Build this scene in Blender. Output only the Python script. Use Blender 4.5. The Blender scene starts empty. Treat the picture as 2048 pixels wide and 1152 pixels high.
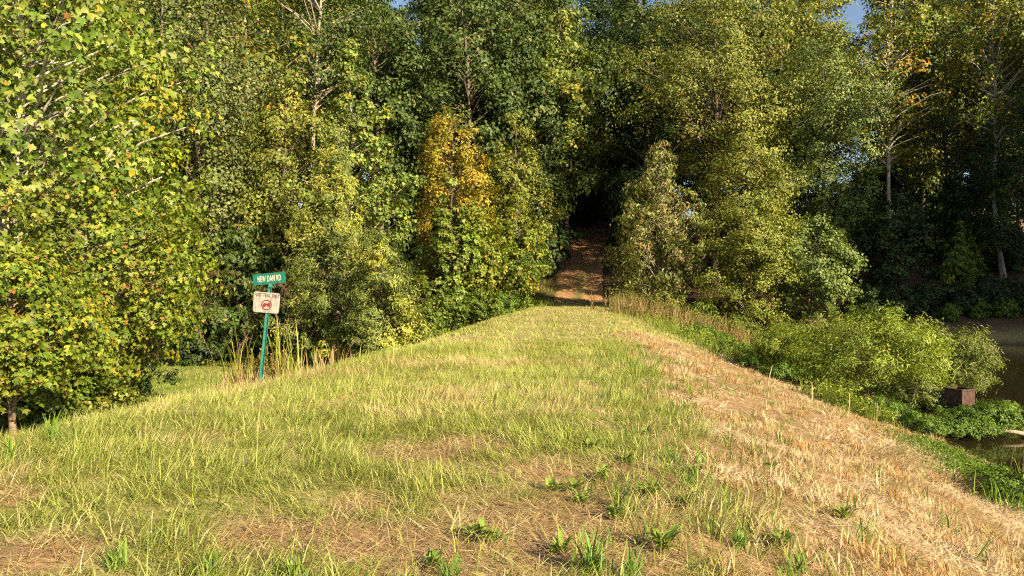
import bpy, math, random
import numpy as np

# ------------------------------------------------------------------ camera, world, sun, exposure
scene = bpy.context.scene
col = scene.collection
FPX, PXW, PYC = 1480.0, 1024.0, 568.0          # focal length (px of the 2048 photo), centre column, horizon row
YAW = math.atan(146.0 / FPX)                    # the dam axis (+Y) vanishes 146 px right of the centre
EYE = 1.6
cam_d = bpy.data.cameras.new("camera")
cam = bpy.data.objects.new("camera", cam_d)
col.objects.link(cam)
cam.location = (0, 0, EYE)
cam.rotation_euler = (math.radians(90 - 0.31), 0, YAW)
cam_d.sensor_width = 36
cam_d.lens = FPX / 2048 * 36
cam_d.clip_end = 3000
scene.camera = cam

SUN_AZ = math.radians(131)                      # clockwise from +Y: behind the camera, to the right
SUN_EL = math.radians(26)
sdir = np.array([math.sin(SUN_AZ) * math.cos(SUN_EL), math.cos(SUN_AZ) * math.cos(SUN_EL), math.sin(SUN_EL)])
world = bpy.data.worlds.new("World")
scene.world = world
world.use_nodes = True
wn = world.node_tree.nodes
sky = wn.new("ShaderNodeTexSky")
sky.sky_type = 'NISHITA'
sky.sun_disc = False
sky.sun_elevation = SUN_EL
sky.sun_rotation = SUN_AZ
sky.dust_density = 1.5
wn["Background"].inputs["Strength"].default_value = 0.065
world.node_tree.links.new(sky.outputs[0], wn["Background"].inputs["Color"])
sun_d = bpy.data.lights.new("sun", 'SUN')
sun_d.energy = 5.0
sun_d.angle = math.radians(0.53)
sun_d.color = (1.0, 0.83, 0.56)
sun = bpy.data.objects.new("sun", sun_d)
col.objects.link(sun)
from mathutils import Vector
sun.rotation_euler = Vector(sdir).to_track_quat('Z', 'Y').to_euler()
sun.location = (40, -40, 40)

vs = scene.view_settings
vs.view_transform = 'Standard'
vs.look = 'None'
vs.exposure = 1.42
vs.gamma = 1
vs.use_curve_mapping = False
scene.cycles.max_bounces = 6
scene.cycles.diffuse_bounces = 3
scene.cycles.glossy_bounces = 2
scene.cycles.transmission_bounces = 3
scene.cycles.use_denoising = False
scene.cycles.filter_width = 1.15
try:
    scene.cycles.denoising_prefilter = 'ACCURATE'
except Exception:
    pass
scene.cycles.sample_clamp_indirect = 4

# ------------------------------------------------------------------ helpers
def W(X, D):
    """ground-plan point under photo column X at camera depth D"""
    l = (X - PXW) / FPX * D
    return (-D * math.sin(YAW) + l * math.cos(YAW), D * math.cos(YAW) + l * math.sin(YAW))

def GP(X, Y):
    """point of the level crest (z=0) seen at photo pixel X, Y"""
    return W(X, EYE * FPX / (Y - PYC))

def vnoise(x, y, seed=0):
    x = np.asarray(x, float); y = np.asarray(y, float)
    xi = np.floor(x).astype(np.int64); yi = np.floor(y).astype(np.int64)
    fx = x - xi; fy = y - yi
    fx = fx * fx * (3 - 2 * fx); fy = fy * fy * (3 - 2 * fy)
    def h(a, b):
        n = (a * 374761393 + b * 668265263 + seed * 1442695041) & 0xffffffff
        n = ((n ^ (n >> 13)) * 1274126177) & 0xffffffff
        return ((n ^ (n >> 16)) & 0xffff) / 65535.0
    return (h(xi, yi) * (1 - fx) + h(xi + 1, yi) * fx) * (1 - fy) + (h(xi, yi + 1) * (1 - fx) + h(xi + 1, yi + 1) * fx) * fy

def fbm(x, y, seed=0, o=3):
    s = 0; a = 0.5; t = 0
    for k in range(o):
        s = s + a * vnoise(np.asarray(x) * 2 ** k, np.asarray(y) * 2 ** k, seed + k * 17); t += a; a *= .5
    return s / t

def sstep(a, b, x):
    t = np.clip((np.asarray(x, float) - a) / (b - a), 0, 1)
    return t * t * (3 - 2 * t)

def smin(a, b, k):
    h = np.clip(.5 + .5 * (b - a) / k, 0, 1)
    return b * (1 - h) + a * h - k * h * (1 - h)

def smax(a, b, k):
    return -smin(-a, -b, k)

WATER = -1.92
def breakL(y): return np.interp(y, [-10, 5, 9, 12, 20, 58], [-6.4, -6.2, -5.9, -5.3, -4.3, -3.9])
def breakR(y): return np.interp(y, [-10, 4, 10, 33, 58], [0.8, 0.85, 1.0, 1.6, 2.4])

def height(x, y):
    x = np.asarray(x, float); y = np.asarray(y, float)
    L = smax((breakL(y) - x) * .36, 0 * x, .35)
    R = smax((x - breakR(y)) * .285, 0 * x, .3)
    dam = -smin(L, 0 * x + 2.3, .8) - smin(R, 0 * x + 3.0, .5)
    yz = np.interp(x, [-60, -30, -12, -4, 2, 8, 15, 30, 60], [47, 50, 53, 58, 58.5, 56, 53, 52, 50])
    hill = .30 * (y - yz)
    hill2 = .25 * (x - 37)
    hill = smax(hill, hill2, 2)
    hill = smin(hill, 9.0 + 1.5 * fbm(x * .03, y * .03, 5) - np.clip(y - 105, 0, 1e4) * .06, 3)
    hill = np.maximum(hill, -30)
    z = smax(dam, hill, 1.2)
    # small spit round the drain riser
    z = z + 0.62 * np.exp(-(((x - 9.5) / 1.15) ** 2 + ((y - 19.0) / 1.2) ** 2)) + .5 * np.exp(-(((x - 10.5) / 2.0) ** 2 + ((y - 23.5) / 2.5) ** 2)) + .05 * sstep(1.0, 2.0, x) * (fbm(x * 2.2, y * 2.2, 7) - .5) * 2 * sstep(30, 20, y)
    z = z + .05 * (fbm(x * 1.3, y * 1.3, 3) - .5) + .25 * (fbm(x * .12, y * .12, 9) - .5) * sstep(0, 30, np.abs(x) + np.clip(y - 55, 0, 99))
    # wheel ruts up the hill
    return z

def hz(x, y): return float(height(x, y))

def set_mesh(name, V, F, C=None, mat=None, smooth=False):
    me = bpy.data.meshes.new(name)
    V = np.ascontiguousarray(V, np.float32); F = np.ascontiguousarray(F, np.int32)
    k = F.shape[1]
    me.vertices.add(len(V)); me.vertices.foreach_set("co", V.ravel())
    me.loops.add(F.size); me.loops.foreach_set("vertex_index", F.ravel())
    me.polygons.add(len(F))
    me.polygons.foreach_set("loop_start", np.arange(0, F.size, k, dtype=np.int32))
    me.polygons.foreach_set("loop_total", np.full(len(F), k, np.int32))
    if smooth: me.polygons.foreach_set("use_smooth", np.ones(len(F), bool))
    if C is not None:
        a = me.color_attributes.new("Col", 'FLOAT_COLOR', 'POINT')
        c4 = np.ones((len(V), 4), np.float32); c4[:, :3] = C
        a.data.foreach_set("color", c4.ravel())
    me.update(calc_edges=True)
    if mat: me.materials.append(mat)
    return me

def link(name, me, parent=None, loc=(0, 0, 0)):
    o = bpy.data.objects.new(name, me)
    col.objects.link(o)
    o.location = loc
    if parent: o.parent = parent
    return o

def tag(o, label=None, cat=None, group=None, kind=None):
    if label: o["label"] = label
    if cat: o["category"] = cat
    if group: o["group"] = group
    if kind: o["kind"] = kind
    return o

def thing(name, label, cat, loc, rz=0, group=None):
    o = bpy.data.objects.new(name, None)
    o.empty_display_size = .3
    col.objects.link(o)
    o.location = loc; o.rotation_euler = (0, 0, rz)
    return tag(o, label, cat, group)

class MB:
    """collects vertices, triangles and colours"""
    def __init__(s): s.V = []; s.F = []; s.C = []; s.n = 0
    def add(s, V, F, C):
        V = np.asarray(V, float)
        C = np.broadcast_to(np.asarray(C, float), V.shape)
        s.V.append(V); s.F.append(np.asarray(F) + s.n); s.C.append(C); s.n += len(V)
    def tube(s, P, R, C, k=6):
        P = np.asarray(P, float); R = np.asarray(R, float); n = len(P)
        T = np.gradient(P, axis=0); T /= np.linalg.norm(T, axis=1)[:, None] + 1e-9
        ref = np.array([1., 0, 0]) if abs(T[0, 0]) < .8 else np.array([0, 1., 0])
        A = np.cross(T, ref); A /= np.linalg.norm(A, axis=1)[:, None] + 1e-9
        B = np.cross(T, A)
        th = np.arange(k) / k * 2 * math.pi
        V = P[:, None, :] + R[:, None, None] * (np.cos(th)[None, :, None] * A[:, None, :] + np.sin(th)[None, :, None] * B[:, None, :])
        V = V.reshape(-1, 3); F = []
        for i in range(n - 1):
            for j in range(k):
                a = i * k + j; b = i * k + (j + 1) % k
                F += [(a, b, b + k), (a, b + k, a + k)]
        V = np.vstack([V, P[-1:] + T[-1:] * R[-1]])
        t = n * k
        for j in range(k): F.append(((n - 1) * k + j, (n - 1) * k + (j + 1) % k, t))
        s.add(V, F, C)
    def mesh(s, name, mat, smooth=False):
        return set_mesh(name, np.vstack(s.V), np.vstack(s.F), np.vstack(s.C), mat, smooth)

# ------------------------------------------------------------------ materials
def nd(nt, t, **kw):
    n = nt.nodes.new(t)
    for k, v in kw.items(): setattr(n, k, v)
    return n

def mat_leaf(name, trans=.3, rough=.5, spec=.25):
    m = bpy.data.materials.new(name); m.use_nodes = True; nt = m.node_tree
    p = nt.nodes["Principled BSDF"]; out = nt.nodes["Material Output"]
    a = nd(nt, "ShaderNodeVertexColor"); a.layer_name = "Col"
    nt.links.new(a.outputs[0], p.inputs["Base Color"])
    p.inputs["Roughness"].default_value = rough
    p.inputs["Specular IOR Level"].default_value = spec
    tr = nd(nt, "ShaderNodeBsdfTranslucent")
    hs = nd(nt, "ShaderNodeHueSaturation"); hs.inputs["Saturation"].default_value = 1.15; hs.inputs["Value"].default_value = 1.3
    nt.links.new(a.outputs[0], hs.inputs["Color"]); nt.links.new(hs.outputs[0], tr.inputs["Color"])
    mx = nd(nt, "ShaderNodeMixShader"); mx.inputs[0].default_value = trans
    nt.links.new(p.outputs[0], mx.inputs[1]); nt.links.new(tr.outputs[0], mx.inputs[2])
    nt.links.new(mx.outputs[0], out.inputs["Surface"])
    return m

def mat_rough(name, scale=20, bump=.4, rough=.9, var=.5, stretch=(1, 1, 1), spec=.2):
    """vertex colour broken up by procedural noise, with relief"""
    m = bpy.data.materials.new(name); m.use_nodes = True; nt = m.node_tree
    p = nt.nodes["Principled BSDF"]
    a = nd(nt, "ShaderNodeVertexColor"); a.layer_name = "Col"
    tc = nd(nt, "ShaderNodeTexCoord"); mp = nd(nt, "ShaderNodeMapping"); mp.inputs["Scale"].default_value = stretch
    nt.links.new(tc.outputs["Object"], mp.inputs["Vector"])
    no = nd(nt, "ShaderNodeTexNoise"); no.inputs["Scale"].default_value = scale; no.inputs["Detail"].default_value = 6; no.inputs["Roughness"].default_value = .7
    nt.links.new(mp.outputs[0], no.inputs["Vector"])
    mr = nd(nt, "ShaderNodeMapRange"); mr.inputs[1].default_value = .25; mr.inputs[2].default_value = .75
    mr.inputs[3].default_value = 1 - var; mr.inputs[4].default_value = 1 + var
    nt.links.new(no.outputs["Fac"], mr.inputs[0])
    mu = nd(nt, "ShaderNodeVectorMath", operation='SCALE')
    nt.links.new(a.outputs[0], mu.inputs[0]); nt.links.new(mr.outputs[0], mu.inputs["Scale"])
    nt.links.new(mu.outputs[0], p.inputs["Base Color"])
    p.inputs["Roughness"].default_value = rough; p.inputs["Specular IOR Level"].default_value = spec
    b = nd(nt, "ShaderNodeBump"); b.inputs["Strength"].default_value = bump; b.inputs["Distance"].default_value = .03
    nt.links.new(no.outputs["Fac"], b.inputs["Height"]); nt.links.new(b.outputs[0], p.inputs["Normal"])
    return m

M_LEAF = mat_leaf("leaf", .24)
M_NEEDLE = mat_leaf("needle_spray", .2, .6, .15)
M_GRASS = mat_leaf("grass_blade", .25, .55, .2)
M_BARK = mat_rough("bark", 6, .8, .9, .45, (3, 3, .6))
M_GROUND = mat_rough("soil", 9, .8, .95, .45)
M_DIRT = mat_rough("track_dirt", 5, .9, .95, .4)

# ------------------------------------------------------------------ zones of the ground
def pxgauss(x, y, pts):
    s = 0
    for X, Y, r in pts:
        gx, gy = GP(X, Y)
        s = np.maximum(s, np.exp(-(((x - gx) / r) ** 2 + ((y - gy) / (r * .9)) ** 2)))
    return s

BARE = [(640, 1075, .5), (760, 1085, .55), (1050, 1030, .7), (1130, 1075, .75), (1180, 1000, .75), (880, 1140, .45), (1230, 945, .8), (1120, 945, .6), (1250, 1080, .6),
        (60, 1120, .45), (20, 1000, .35), (920, 895, .7), (840, 910, .5), (1330, 1060, .5), (1250, 1130, .4), (740, 1010, .3), (1420, 1110, .35)]
def bare(x, y):
    b = pxgauss(x, y, BARE)
    b = b * (.5 + 1.0 * fbm(x * 2.2, y * 2.2, 31))
    b = b + .35 * sstep(.60, .78, fbm(x * .9, y * .9, 41)) * (y < 12)
    return np.clip(b * 1.5 - .15, 0, 1)

def stubble(x, y):
    e = x - breakR(y) + .7 * (fbm(x * .8, y * .8, 51) - .5) * 2
    return sstep(-.5, .5, e) * sstep(31, 22, y)

def track(x, y):
    """flattened, paler wheel lines on the crest"""
    c = -1.1 + .25 * np.sin(y * .13)
    return np.maximum(np.exp(-((x - c + .85) / .33) ** 2), np.exp(-((x - c - .85) / .33) ** 2)) * sstep(6, 16, y)

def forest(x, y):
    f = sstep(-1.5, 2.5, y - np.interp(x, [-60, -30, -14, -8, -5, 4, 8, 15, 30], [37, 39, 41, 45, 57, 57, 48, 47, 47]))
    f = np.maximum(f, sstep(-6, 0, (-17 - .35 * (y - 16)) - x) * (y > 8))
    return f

def ground_col(x, y):
    x = np.asarray(x, float); y = np.asarray(y, float)
    n1 = fbm(x * .7, y * .7, 61)[..., None]; n2 = fbm(x * 3, y * 3, 71)[..., None]
    g = np.array([.30, .26, .095]) * (.75 + .5 * n1)
    g = g * (1 - .5 * sstep(.5, .7, n2)) + np.array([.30, .235, .11]) * .5 * sstep(.5, .7, n2)
    lf = sstep(-8.5, -11, x)[..., None]
    g = g * (1 - lf) + lf * np.array([.15, .19, .045]) * (.7 + .6 * n1)
    st = stubble(x, y)[..., None]
    g = g * (1 - st) + st * np.array([.25, .16, .08]) * (.55 + .9 * n2)
    b = bare(x, y)[..., None]
    g = g * (1 - b) + b * np.array([.30, .185, .095]) * (.6 + .8 * n2)
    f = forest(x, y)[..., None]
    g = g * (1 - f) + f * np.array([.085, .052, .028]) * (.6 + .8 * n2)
    z = height(x, y)[..., None]
    w = sstep(-1.62, -1.85, z) * (x[..., None] > 2)
    g = g * (1 - w) + w * np.array([.11, .075, .04])
    return g

# ------------------------------------------------------------------ ground sheet
def axis(parts):
    a = [np.arange(s, e, st) for s, e, st in parts]
    return np.concatenate(a)
gx = axis([(-400, -60, 20), (-60, -14, 1.2), (-14, 14, .28), (14, 34, .8), (34, 80, 2.5), (80, 401, 20)])
gy = axis([(-80, 0, 8), (0, 24, .28), (24, 60, .6), (60, 110, 1.5), (110, 200, 8), (200, 901, 50)])
GX, GY = np.meshgrid(gx, gy)
GZ = height(GX, GY)
nx, ny = len(gx), len(gy)
idx = np.arange(nx * ny).reshape(ny, nx)
F = np.stack([idx[:-1, :-1], idx[:-1, 1:], idx[1:, 1:], idx[1:, :-1]], -1).reshape(-1, 4)
V = np.stack([GX, GY, GZ], -1).reshape(-1, 3)
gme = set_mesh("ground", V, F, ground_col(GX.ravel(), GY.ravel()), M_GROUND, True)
ground = link("ground", gme)
tag(ground, "grassy earth dam crest, its slopes and the wooded hillside", "ground", kind="structure")

# dirt two-track climbing into the woods (a sheet a little above the ground)
def path_c(y): return np.interp(y, [52, 58, 66, 76, 84, 92, 100], [-.55, -.5, -.45, .1, 1.1, 2.2, 3.2])
rng = np.random.default_rng(5)
ys = np.arange(54, 100, .4); us = np.linspace(-2.1, 2.1, 29)
PY, PU = np.meshgrid(ys, us, indexing='ij')
wob = 1 + .25 * (fbm(PY * .5, PU * 0 + np.sign(PU) * 5, 81) - .5)
PX = path_c(PY) + PU * wob
rut = np.exp(-((PU - .85) / .35) ** 2) + np.exp(-((PU + .85) / .35) ** 2)
edge = sstep(1.75, 2.1, np.abs(PU))
startm = np.maximum(edge, sstep(57.5, 54.5, PY))
PZ = height(PX, PY) + .05 - .10 * edge - .04 * rut + .05 * (fbm(PX * 2.5, PY * 2.5, 83) - .5) - .12 * sstep(58.5, 55, PY + 3 * fbm(PX * 1.2, PY * .4, 85) - 1.5)
pn = fbm(PX * 1.5, PY * 1.5, 87)[..., None]
pc = np.array([.34, .19, .085]) * (.65 + .7 * pn)
mid = (np.exp(-(PU / .4) ** 2) * sstep(74, 62, PY))[..., None] * .8
pc = pc * (1 - mid) + mid * np.array([.10, .12, .03])
n0, n1 = PY.shape
idx = np.arange(n0 * n1).reshape(n0, n1)
F = np.stack([idx[:-1, :-1], idx[1:, :-1], idx[1:, 1:], idx[:-1, 1:]], -1).reshape(-1, 4)
pth = link("dirt_path", set_mesh("dirt_path", np.stack([PX, PY, PZ], -1).reshape(-1, 3), F, pc.reshape(-1, 3), M_DIRT, True))
tag(pth, "orange dirt two-track climbing from the dam into the dark woods", "path", kind="structure")

# pond
mw = bpy.data.materials.new("pond_water"); mw.use_nodes = True
nt = mw.node_tree; p = nt.nodes["Principled BSDF"]
p.inputs["Base Color"].default_value = (.022, .017, .007, 1)
p.inputs["Roughness"].default_value = .04
p.inputs["IOR"].default_value = 1.33
no = nd(nt, "ShaderNodeTexNoise"); no.inputs["Scale"].default_value = 3; no.inputs["Detail"].default_value = 3
tc = nd(nt, "ShaderNodeTexCoord"); nt.links.new(tc.outputs["Object"], no.inputs["Vector"])
b = nd(nt, "ShaderNodeBump"); b.inputs["Strength"].default_value = .06; b.inputs["Distance"].default_value = .05
nt.links.new(no.outputs["Fac"], b.inputs["Height"]); nt.links.new(b.outputs[0], p.inputs["Normal"])
xs = np.linspace(2.5, 62, 30); yw = np.linspace(-40, 52, 40)
WX, WY = np.meshgrid(xs, yw)
idx = np.arange(WX.size).reshape(WX.shape)
F = np.stack([idx[:-1, :-1], idx[:-1, 1:], idx[1:, 1:], idx[1:, :-1]], -1).reshape(-1, 4)
wo = link("water", set_mesh("water", np.stack([WX, WY, 0 * WX + WATER], -1).reshape(-1, 3), F, None, mw))
tag(wo, "still dark brown pond water beside the dam", "water", kind="structure")

# ------------------------------------------------------------------ leaves and trees
LEAFS = {
    'diamond': (np.array([(0, 0, 0), (.42, .5, .10), (1, 0, -.10), (.42, -.5, .10)]), np.array([(0, 2, 1), (0, 3, 2)])),
    'narrow': (np.array([(0, 0, 0), (.4, .5, .05), (1, 0, -.16), (.4, -.5, .05)]), np.array([(0, 2, 1), (0, 3, 2)])),
    'lobed': (np.array([(0, 0, 0), (.12, .42, .05), (.48, .62, .08), (.52, .27, .03), (1.0, .0, -.12), (.52, -.27, .03), (.48, -.62, .08), (.12, -.42, .05)]),
              np.array([(0, 3, 1), (1, 3, 2), (0, 4, 3), (0, 5, 4), (0, 7, 5), (7, 6, 5)])),
    'oval': (np.array([(0, 0, 0), (.28, .42, .07), (.68, .38, .04), (1, 0, -.10), (.68, -.38, .04), (.28, -.42, .07)]),
             np.array([(0, 2, 1), (0, 3, 2), (0, 4, 3), (0, 5, 4)])),
}

def unit(a): return a / (np.linalg.norm(a, axis=-1, keepdims=True) + 1e-9)

def leaf_arrays(P, N, A, L, Wd, kind, C):
    T, Ft = LEAFS[kind]
    N = unit(N); A = unit(A - (A * N).sum(1, keepdims=True) * N); B = np.cross(N, A)
    L = np.broadcast_to(L, (len(P),)); Wd = np.broadcast_to(Wd, (len(P),))
    V = (P[:, None, :] + (T[None, :, 0] * L[:, None])[..., None] * A[:, None, :] + (T[None, :, 1] * Wd[:, None])[..., None] * B[:, None, :]
         + (T[None, :, 2] * L[:, None])[..., None] * N[:, None, :])
    k = len(T)
    F = (np.arange(len(P)) * k)[:, None, None] + Ft[None]
    Cc = np.repeat(C, k, axis=0)
    return V.reshape(-1, 3), F.reshape(-1, 3), Cc

PAL = {   # leaf colours with weights
    'sycamore': [((.125, .165, .02), 4), ((.185, .21, .04), 3.5), ((.075, .115, .014), 4.5), ((.26, .26, .085), 1.8), ((.26, .20, .02), .7), ((.24, .10, .03), .15)],
    'sweetgum': [((.13, .16, .016), 4), ((.185, .195, .022), 3.5), ((.075, .11, .013), 4), ((.25, .20, .02), 1.3), ((.24, .11, .03), .3), ((.20, .13, .05), .4)],
    'lime': [((.17, .20, .016), 5), ((.12, .165, .014), 3), ((.25, .22, .02), 1.4)],
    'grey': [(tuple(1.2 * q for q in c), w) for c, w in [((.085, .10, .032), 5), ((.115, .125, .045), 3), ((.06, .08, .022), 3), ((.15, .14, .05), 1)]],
    'tulip': [((.14, .175, .036), 5), ((.185, .21, .05), 4), ((.09, .13, .026), 2.5), ((.30, .23, .02), .8), ((.33, .16, .015), .15)],
    'tulipyellow': [((.10, .125, .018), 4), ((.15, .15, .02), 3), ((.34, .21, .015), 1.3), ((.06, .085, .014), 2), ((.36, .15, .012), .5)],
    'oak': [((.055, .082, .018), 5), ((.08, .105, .026), 3), ((.04, .064, .014), 4), ((.12, .13, .045), 1), ((.15, .10, .03), .3)],
    'olive': [(tuple(1.2 * q for q in c), w) for c, w in [((.115, .125, .022), 5), ((.16, .16, .032), 4), ((.075, .09, .016), 3), ((.19, .16, .045), 1), ((.21, .15, .03), .3)]],
    'pale': [(tuple(1.2 * q for q in c), w) for c, w in [((.11, .14, .036), 5), ((.165, .19, .065), 3.5), ((.07, .095, .022), 4)]],
    'hemlock': [(tuple(1.2 * q for q in c), w) for c, w in [((.10, .12, .035), 5), ((.14, .155, .048), 4), ((.065, .085, .022), 3), ((.20, .195, .045), 2.0)]],
    'vine': [(tuple(1.2 * q for q in c), w) for c, w in [((.25, .24, .05), 4), ((.31, .275, .05), 2), ((.17, .185, .036), 3)]],
    'orange': [((.33, .215, .028), 5), ((.29, .235, .03), 4), ((.18, .175, .024), 3), ((.33, .16, .03), 1.3), ((.10, .11, .018), 2)],
    'cherry': [(tuple(1.2 * q for q in c), w) for c, w in [((.13, .145, .036), 5), ((.18, .165, .065), 4), ((.23, .14, .075), 1.8), ((.085, .10, .024), 3), ((.26, .20, .11), 1.2)]],
    'dogwood': [(tuple(1.2 * q for q in c), w) for c, w in [((.135, .145, .022), 4), ((.17, .17, .03), 3), ((.19, .145, .045), 1.5), ((.09, .115, .016), 3)]],
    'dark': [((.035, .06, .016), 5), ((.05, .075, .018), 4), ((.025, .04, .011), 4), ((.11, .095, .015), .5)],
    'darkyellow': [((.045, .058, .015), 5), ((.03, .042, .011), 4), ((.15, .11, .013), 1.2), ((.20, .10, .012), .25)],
    'willow': [((.18, .225, .026), 5), ((.24, .27, .045), 4), ((.12, .165, .02), 3), ((.30, .29, .08), 1)],
    'willow2': [((.15, .175, .035), 5), ((.20, .215, .06), 4), ((.10, .125, .022), 3), ((.27, .25, .11), 1)],
    'weed': [((.09, .15, .02), 5), ((.14, .19, .03), 3), ((.06, .10, .014), 2)],
    'bush': [((.085, .12, .016), 5), ((.125, .155, .02), 3), ((.05, .08, .012), 3), ((.19, .17, .02), .8)],
}

def pick(rng, pal, n, clump=None):
    cs = np.array([c for c, w in PAL[pal]]); w = np.array([w for c, w in PAL[pal]]); w = w / w.sum()
    if clump is None:
        i = rng.choice(len(cs), n, p=w)
    else:                                           # a clump leans to one of the colours
        nc = clump.max() + 1
        ci = rng.choice(len(cs), nc, p=w)
        i = np.where(rng.random(n) < .38, ci[clump], rng.choice(len(cs), n, p=w))
    c = cs[i] * np.array([1.10, 1.17, 1.02]) * rng.uniform(.72, 1.3, (n, 1))
    if clump is not None: c = c * rng.uniform(.82, 1.18, (clump.max() + 1, 1))[clump]
    return c * (1 + rng.uniform(-.08, .08, (n, 3)))

def profile(kind, t):
    if kind == 'round': return np.sin(math.pi * np.clip(t * .90 + .07, 0, 1)) ** .6
    if kind == 'cone': return (np.clip(1 - t, 0, 1) ** .75) * np.clip(t * 5 + .25, 0, 1) ** .6
    if kind == 'egg': return np.sin(math.pi * np.clip(t, 0, 1) ** .72 * .97 + .05) ** .7
    if kind == 'spire': return np.clip((1 - t) / .55, 0, 1) ** .8 * np.clip(t * 6 + .3, 0, 1)
    if kind == 'column': return np.clip(np.sin(math.pi * np.clip(t * .92 + .05, 0, 1)), 0, 1) ** .35
    if kind == 'skirt': return (np.clip(1 - t, 0, 1) ** .55) * np.clip(t * 8 + .5, 0, 1)
    return np.ones_like(t)

def tree_data(seed, H, R, cb=.12, prof='egg', nl=18000, ncl=150, leaf='diamond', L=.2, wr=.7, pal='oak', droop=.0, hang=.0,
              inner=.45, flat=.55, trunk_r=None, bark=(.12, .09, .065), lean=(0, 0), cr=.27, spray=0., sparse_low=0., limb_r=1., shift=(0, 0), spiky=0., pal2=None, pal2f=0., mat=None):
    rng = np.random.default_rng(seed)
    # trunk
    tr = trunk_r or max(.05, H * .0125)
    n = 12
    tt = np.linspace(0, .93, n)
    wx = np.cumsum(rng.normal(0, .012 * H, n)) * .5; wy = np.cumsum(rng.normal(0, .012 * H, n)) * .5
    wx -= wx[0]; wy -= wy[0]
    TP = np.stack([wx + lean[0] * tt * H, wy + lean[1] * tt * H, tt * H - .15 * (tt == 0)], 1)
    TR = tr * (1 - .88 * tt ** .9); TR[0] *= 1.35
    wood = MB()
    bk = np.array(bark)
    wood.tube(TP, TR, bk * rng.uniform(.85, 1.15), 8)
    # crown clumps
    a0 = rng.uniform(0, 6.28, 4)
    def env(t, th):
        return R * profile(prof, t) * (1 + .17 * np.sin(2 * th + a0[0] + 3 * t) + .13 * np.sin(3 * th + a0[1] - 5 * t) + .10 * np.sin(5 * th + a0[2] + 9 * t))
    tc = []; thc = []; rc = []
    while len(tc) < ncl:
        t = rng.random(); th = rng.uniform(0, 6.283)
        if rng.random() > profile(prof, np.array([t]))[0] ** 1.3: continue
        if sparse_low and rng.random() < sparse_low * (1 - t): continue
        tc.append(t); thc.append(th); rc.append(math.sqrt(rng.uniform(inner ** 2, 1)))
    tc = np.array(tc); thc = np.array(thc); rc = np.array(rc)
    e = env(tc, thc)
    zc = H * (cb + (1 - cb) * tc) * .985
    ax = np.interp(zc, TP[:, 2], TP[:, 0]) + shift[0] * np.sin(math.pi * tc); ay = np.interp(zc, TP[:, 2], TP[:, 1]) + shift[1] * np.sin(math.pi * tc)
    crad = cr * R * rng.uniform(.65, 1.3, ncl) * (.55 + .45 * profile(prof, tc))
    rr = np.maximum(e * rc - crad * .6, 0)
    CP = np.stack([ax + rr * np.cos(thc), ay + rr * np.sin(thc), zc - droop * R * rc ** 2], 1)
    CP[:, 2] = np.maximum(CP[:, 2], .25 + crad * .3)
    # limbs
    for i in range(ncl):
        dxy = math.hypot(CP[i, 0] - ax[i], CP[i, 1] - ay[i])
        z0 = max(.06 * H, CP[i, 2] - dxy * rng.uniform(.35, 1.0) * (1 - 1.2 * droop))
        z0 = min(z0, .9 * H)
        s = np.array([np.interp(z0, TP[:, 2], TP[:, 0]), np.interp(z0, TP[:, 2], TP[:, 1]), z0])
        m = (s + CP[i]) / 2 + np.array([rng.normal(0, .06 * dxy), rng.normal(0, .06 * dxy), .12 * dxy])
        tq = np.linspace(0, 1, 5)[:, None]
        P = s * (1 - tq) ** 2 + 2 * m * tq * (1 - tq) + CP[i] * tq ** 2
        P[1:4] += rng.normal(0, .02 * dxy + .01, (3, 3))
        r0 = limb_r * min(.45 * np.interp(z0, TP[:, 2], TR), .012 + .016 * dxy)
        wood.tube(P, np.linspace(r0, r0 * .3, 5), bk * rng.uniform(.8, 1.25), 4)
    # leaves
    w = crad ** 2; w = w / w.sum()
    ci = rng.choice(ncl, nl, p=w)
    d = unit(rng.normal(0, 1, (nl, 3)))
    rad = rng.random(nl) ** .32
    off = d * rad[:, None] * crad[ci][:, None]
    off[:, 2] *= flat
    if spray:                                       # pull leaves out along a few twigs per clump
        k = 7
        tw = unit(rng.normal(0, 1, (ncl * k, 3)) + np.repeat(np.stack([np.cos(thc), np.sin(thc), 0 * thc + .1 + spiky], 1), k, 0) * .9)
        ti = ci * k + rng.integers(0, k, nl)
        s = rng.random(nl) ** .7 * 1.15
        tp = tw[ti] * (s * crad[ci])[:, None] + rng.normal(0, .13, (nl, 3)) * crad[ci][:, None] * np.array([1, 1, .6])
        tp[:, 2] -= hang * s ** 2 * crad[ci]
        use = rng.random(nl) < spray
        off = np.where(use[:, None], tp, off)
    P = CP[ci] + off
    P[:, 2] = np.maximum(P[:, 2], .06)
    outw = np.stack([P[:, 0] - ax[ci], P[:, 1] - ay[ci], 0 * ci], 1); outw = unit(outw)
    cd = unit(off * np.array([1, 1, 1.4]))
    N = cd * .85 + outw * .40 + np.array([0, 0, .38]) + rng.normal(0, .36, (nl, 3))
    A = outw * .6 + rng.normal(0, .7, (nl, 3)) + np.array([0, 0, -.25 - 1.6 * hang])
    if hang: N = N - np.array([0, 0, .5 * hang])
    Ls = L * rng.uniform(.6, 1.3, nl)
    C = pick(rng, pal, nl, ci)
    if pal2:
        vm = (fbm(P[:, 0] * .55 + 50, P[:, 2] * .55 + P[:, 1] * .4 + 50, seed) > 1 - pal2f) & (rad > .55)
        C = np.where(vm[:, None], pick(rng, pal2, nl, ci), C)
    V, F, Cc = leaf_arrays(P, N, A, Ls, Ls * wr, leaf, C)
    return wood, (V, F, Cc)

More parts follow.
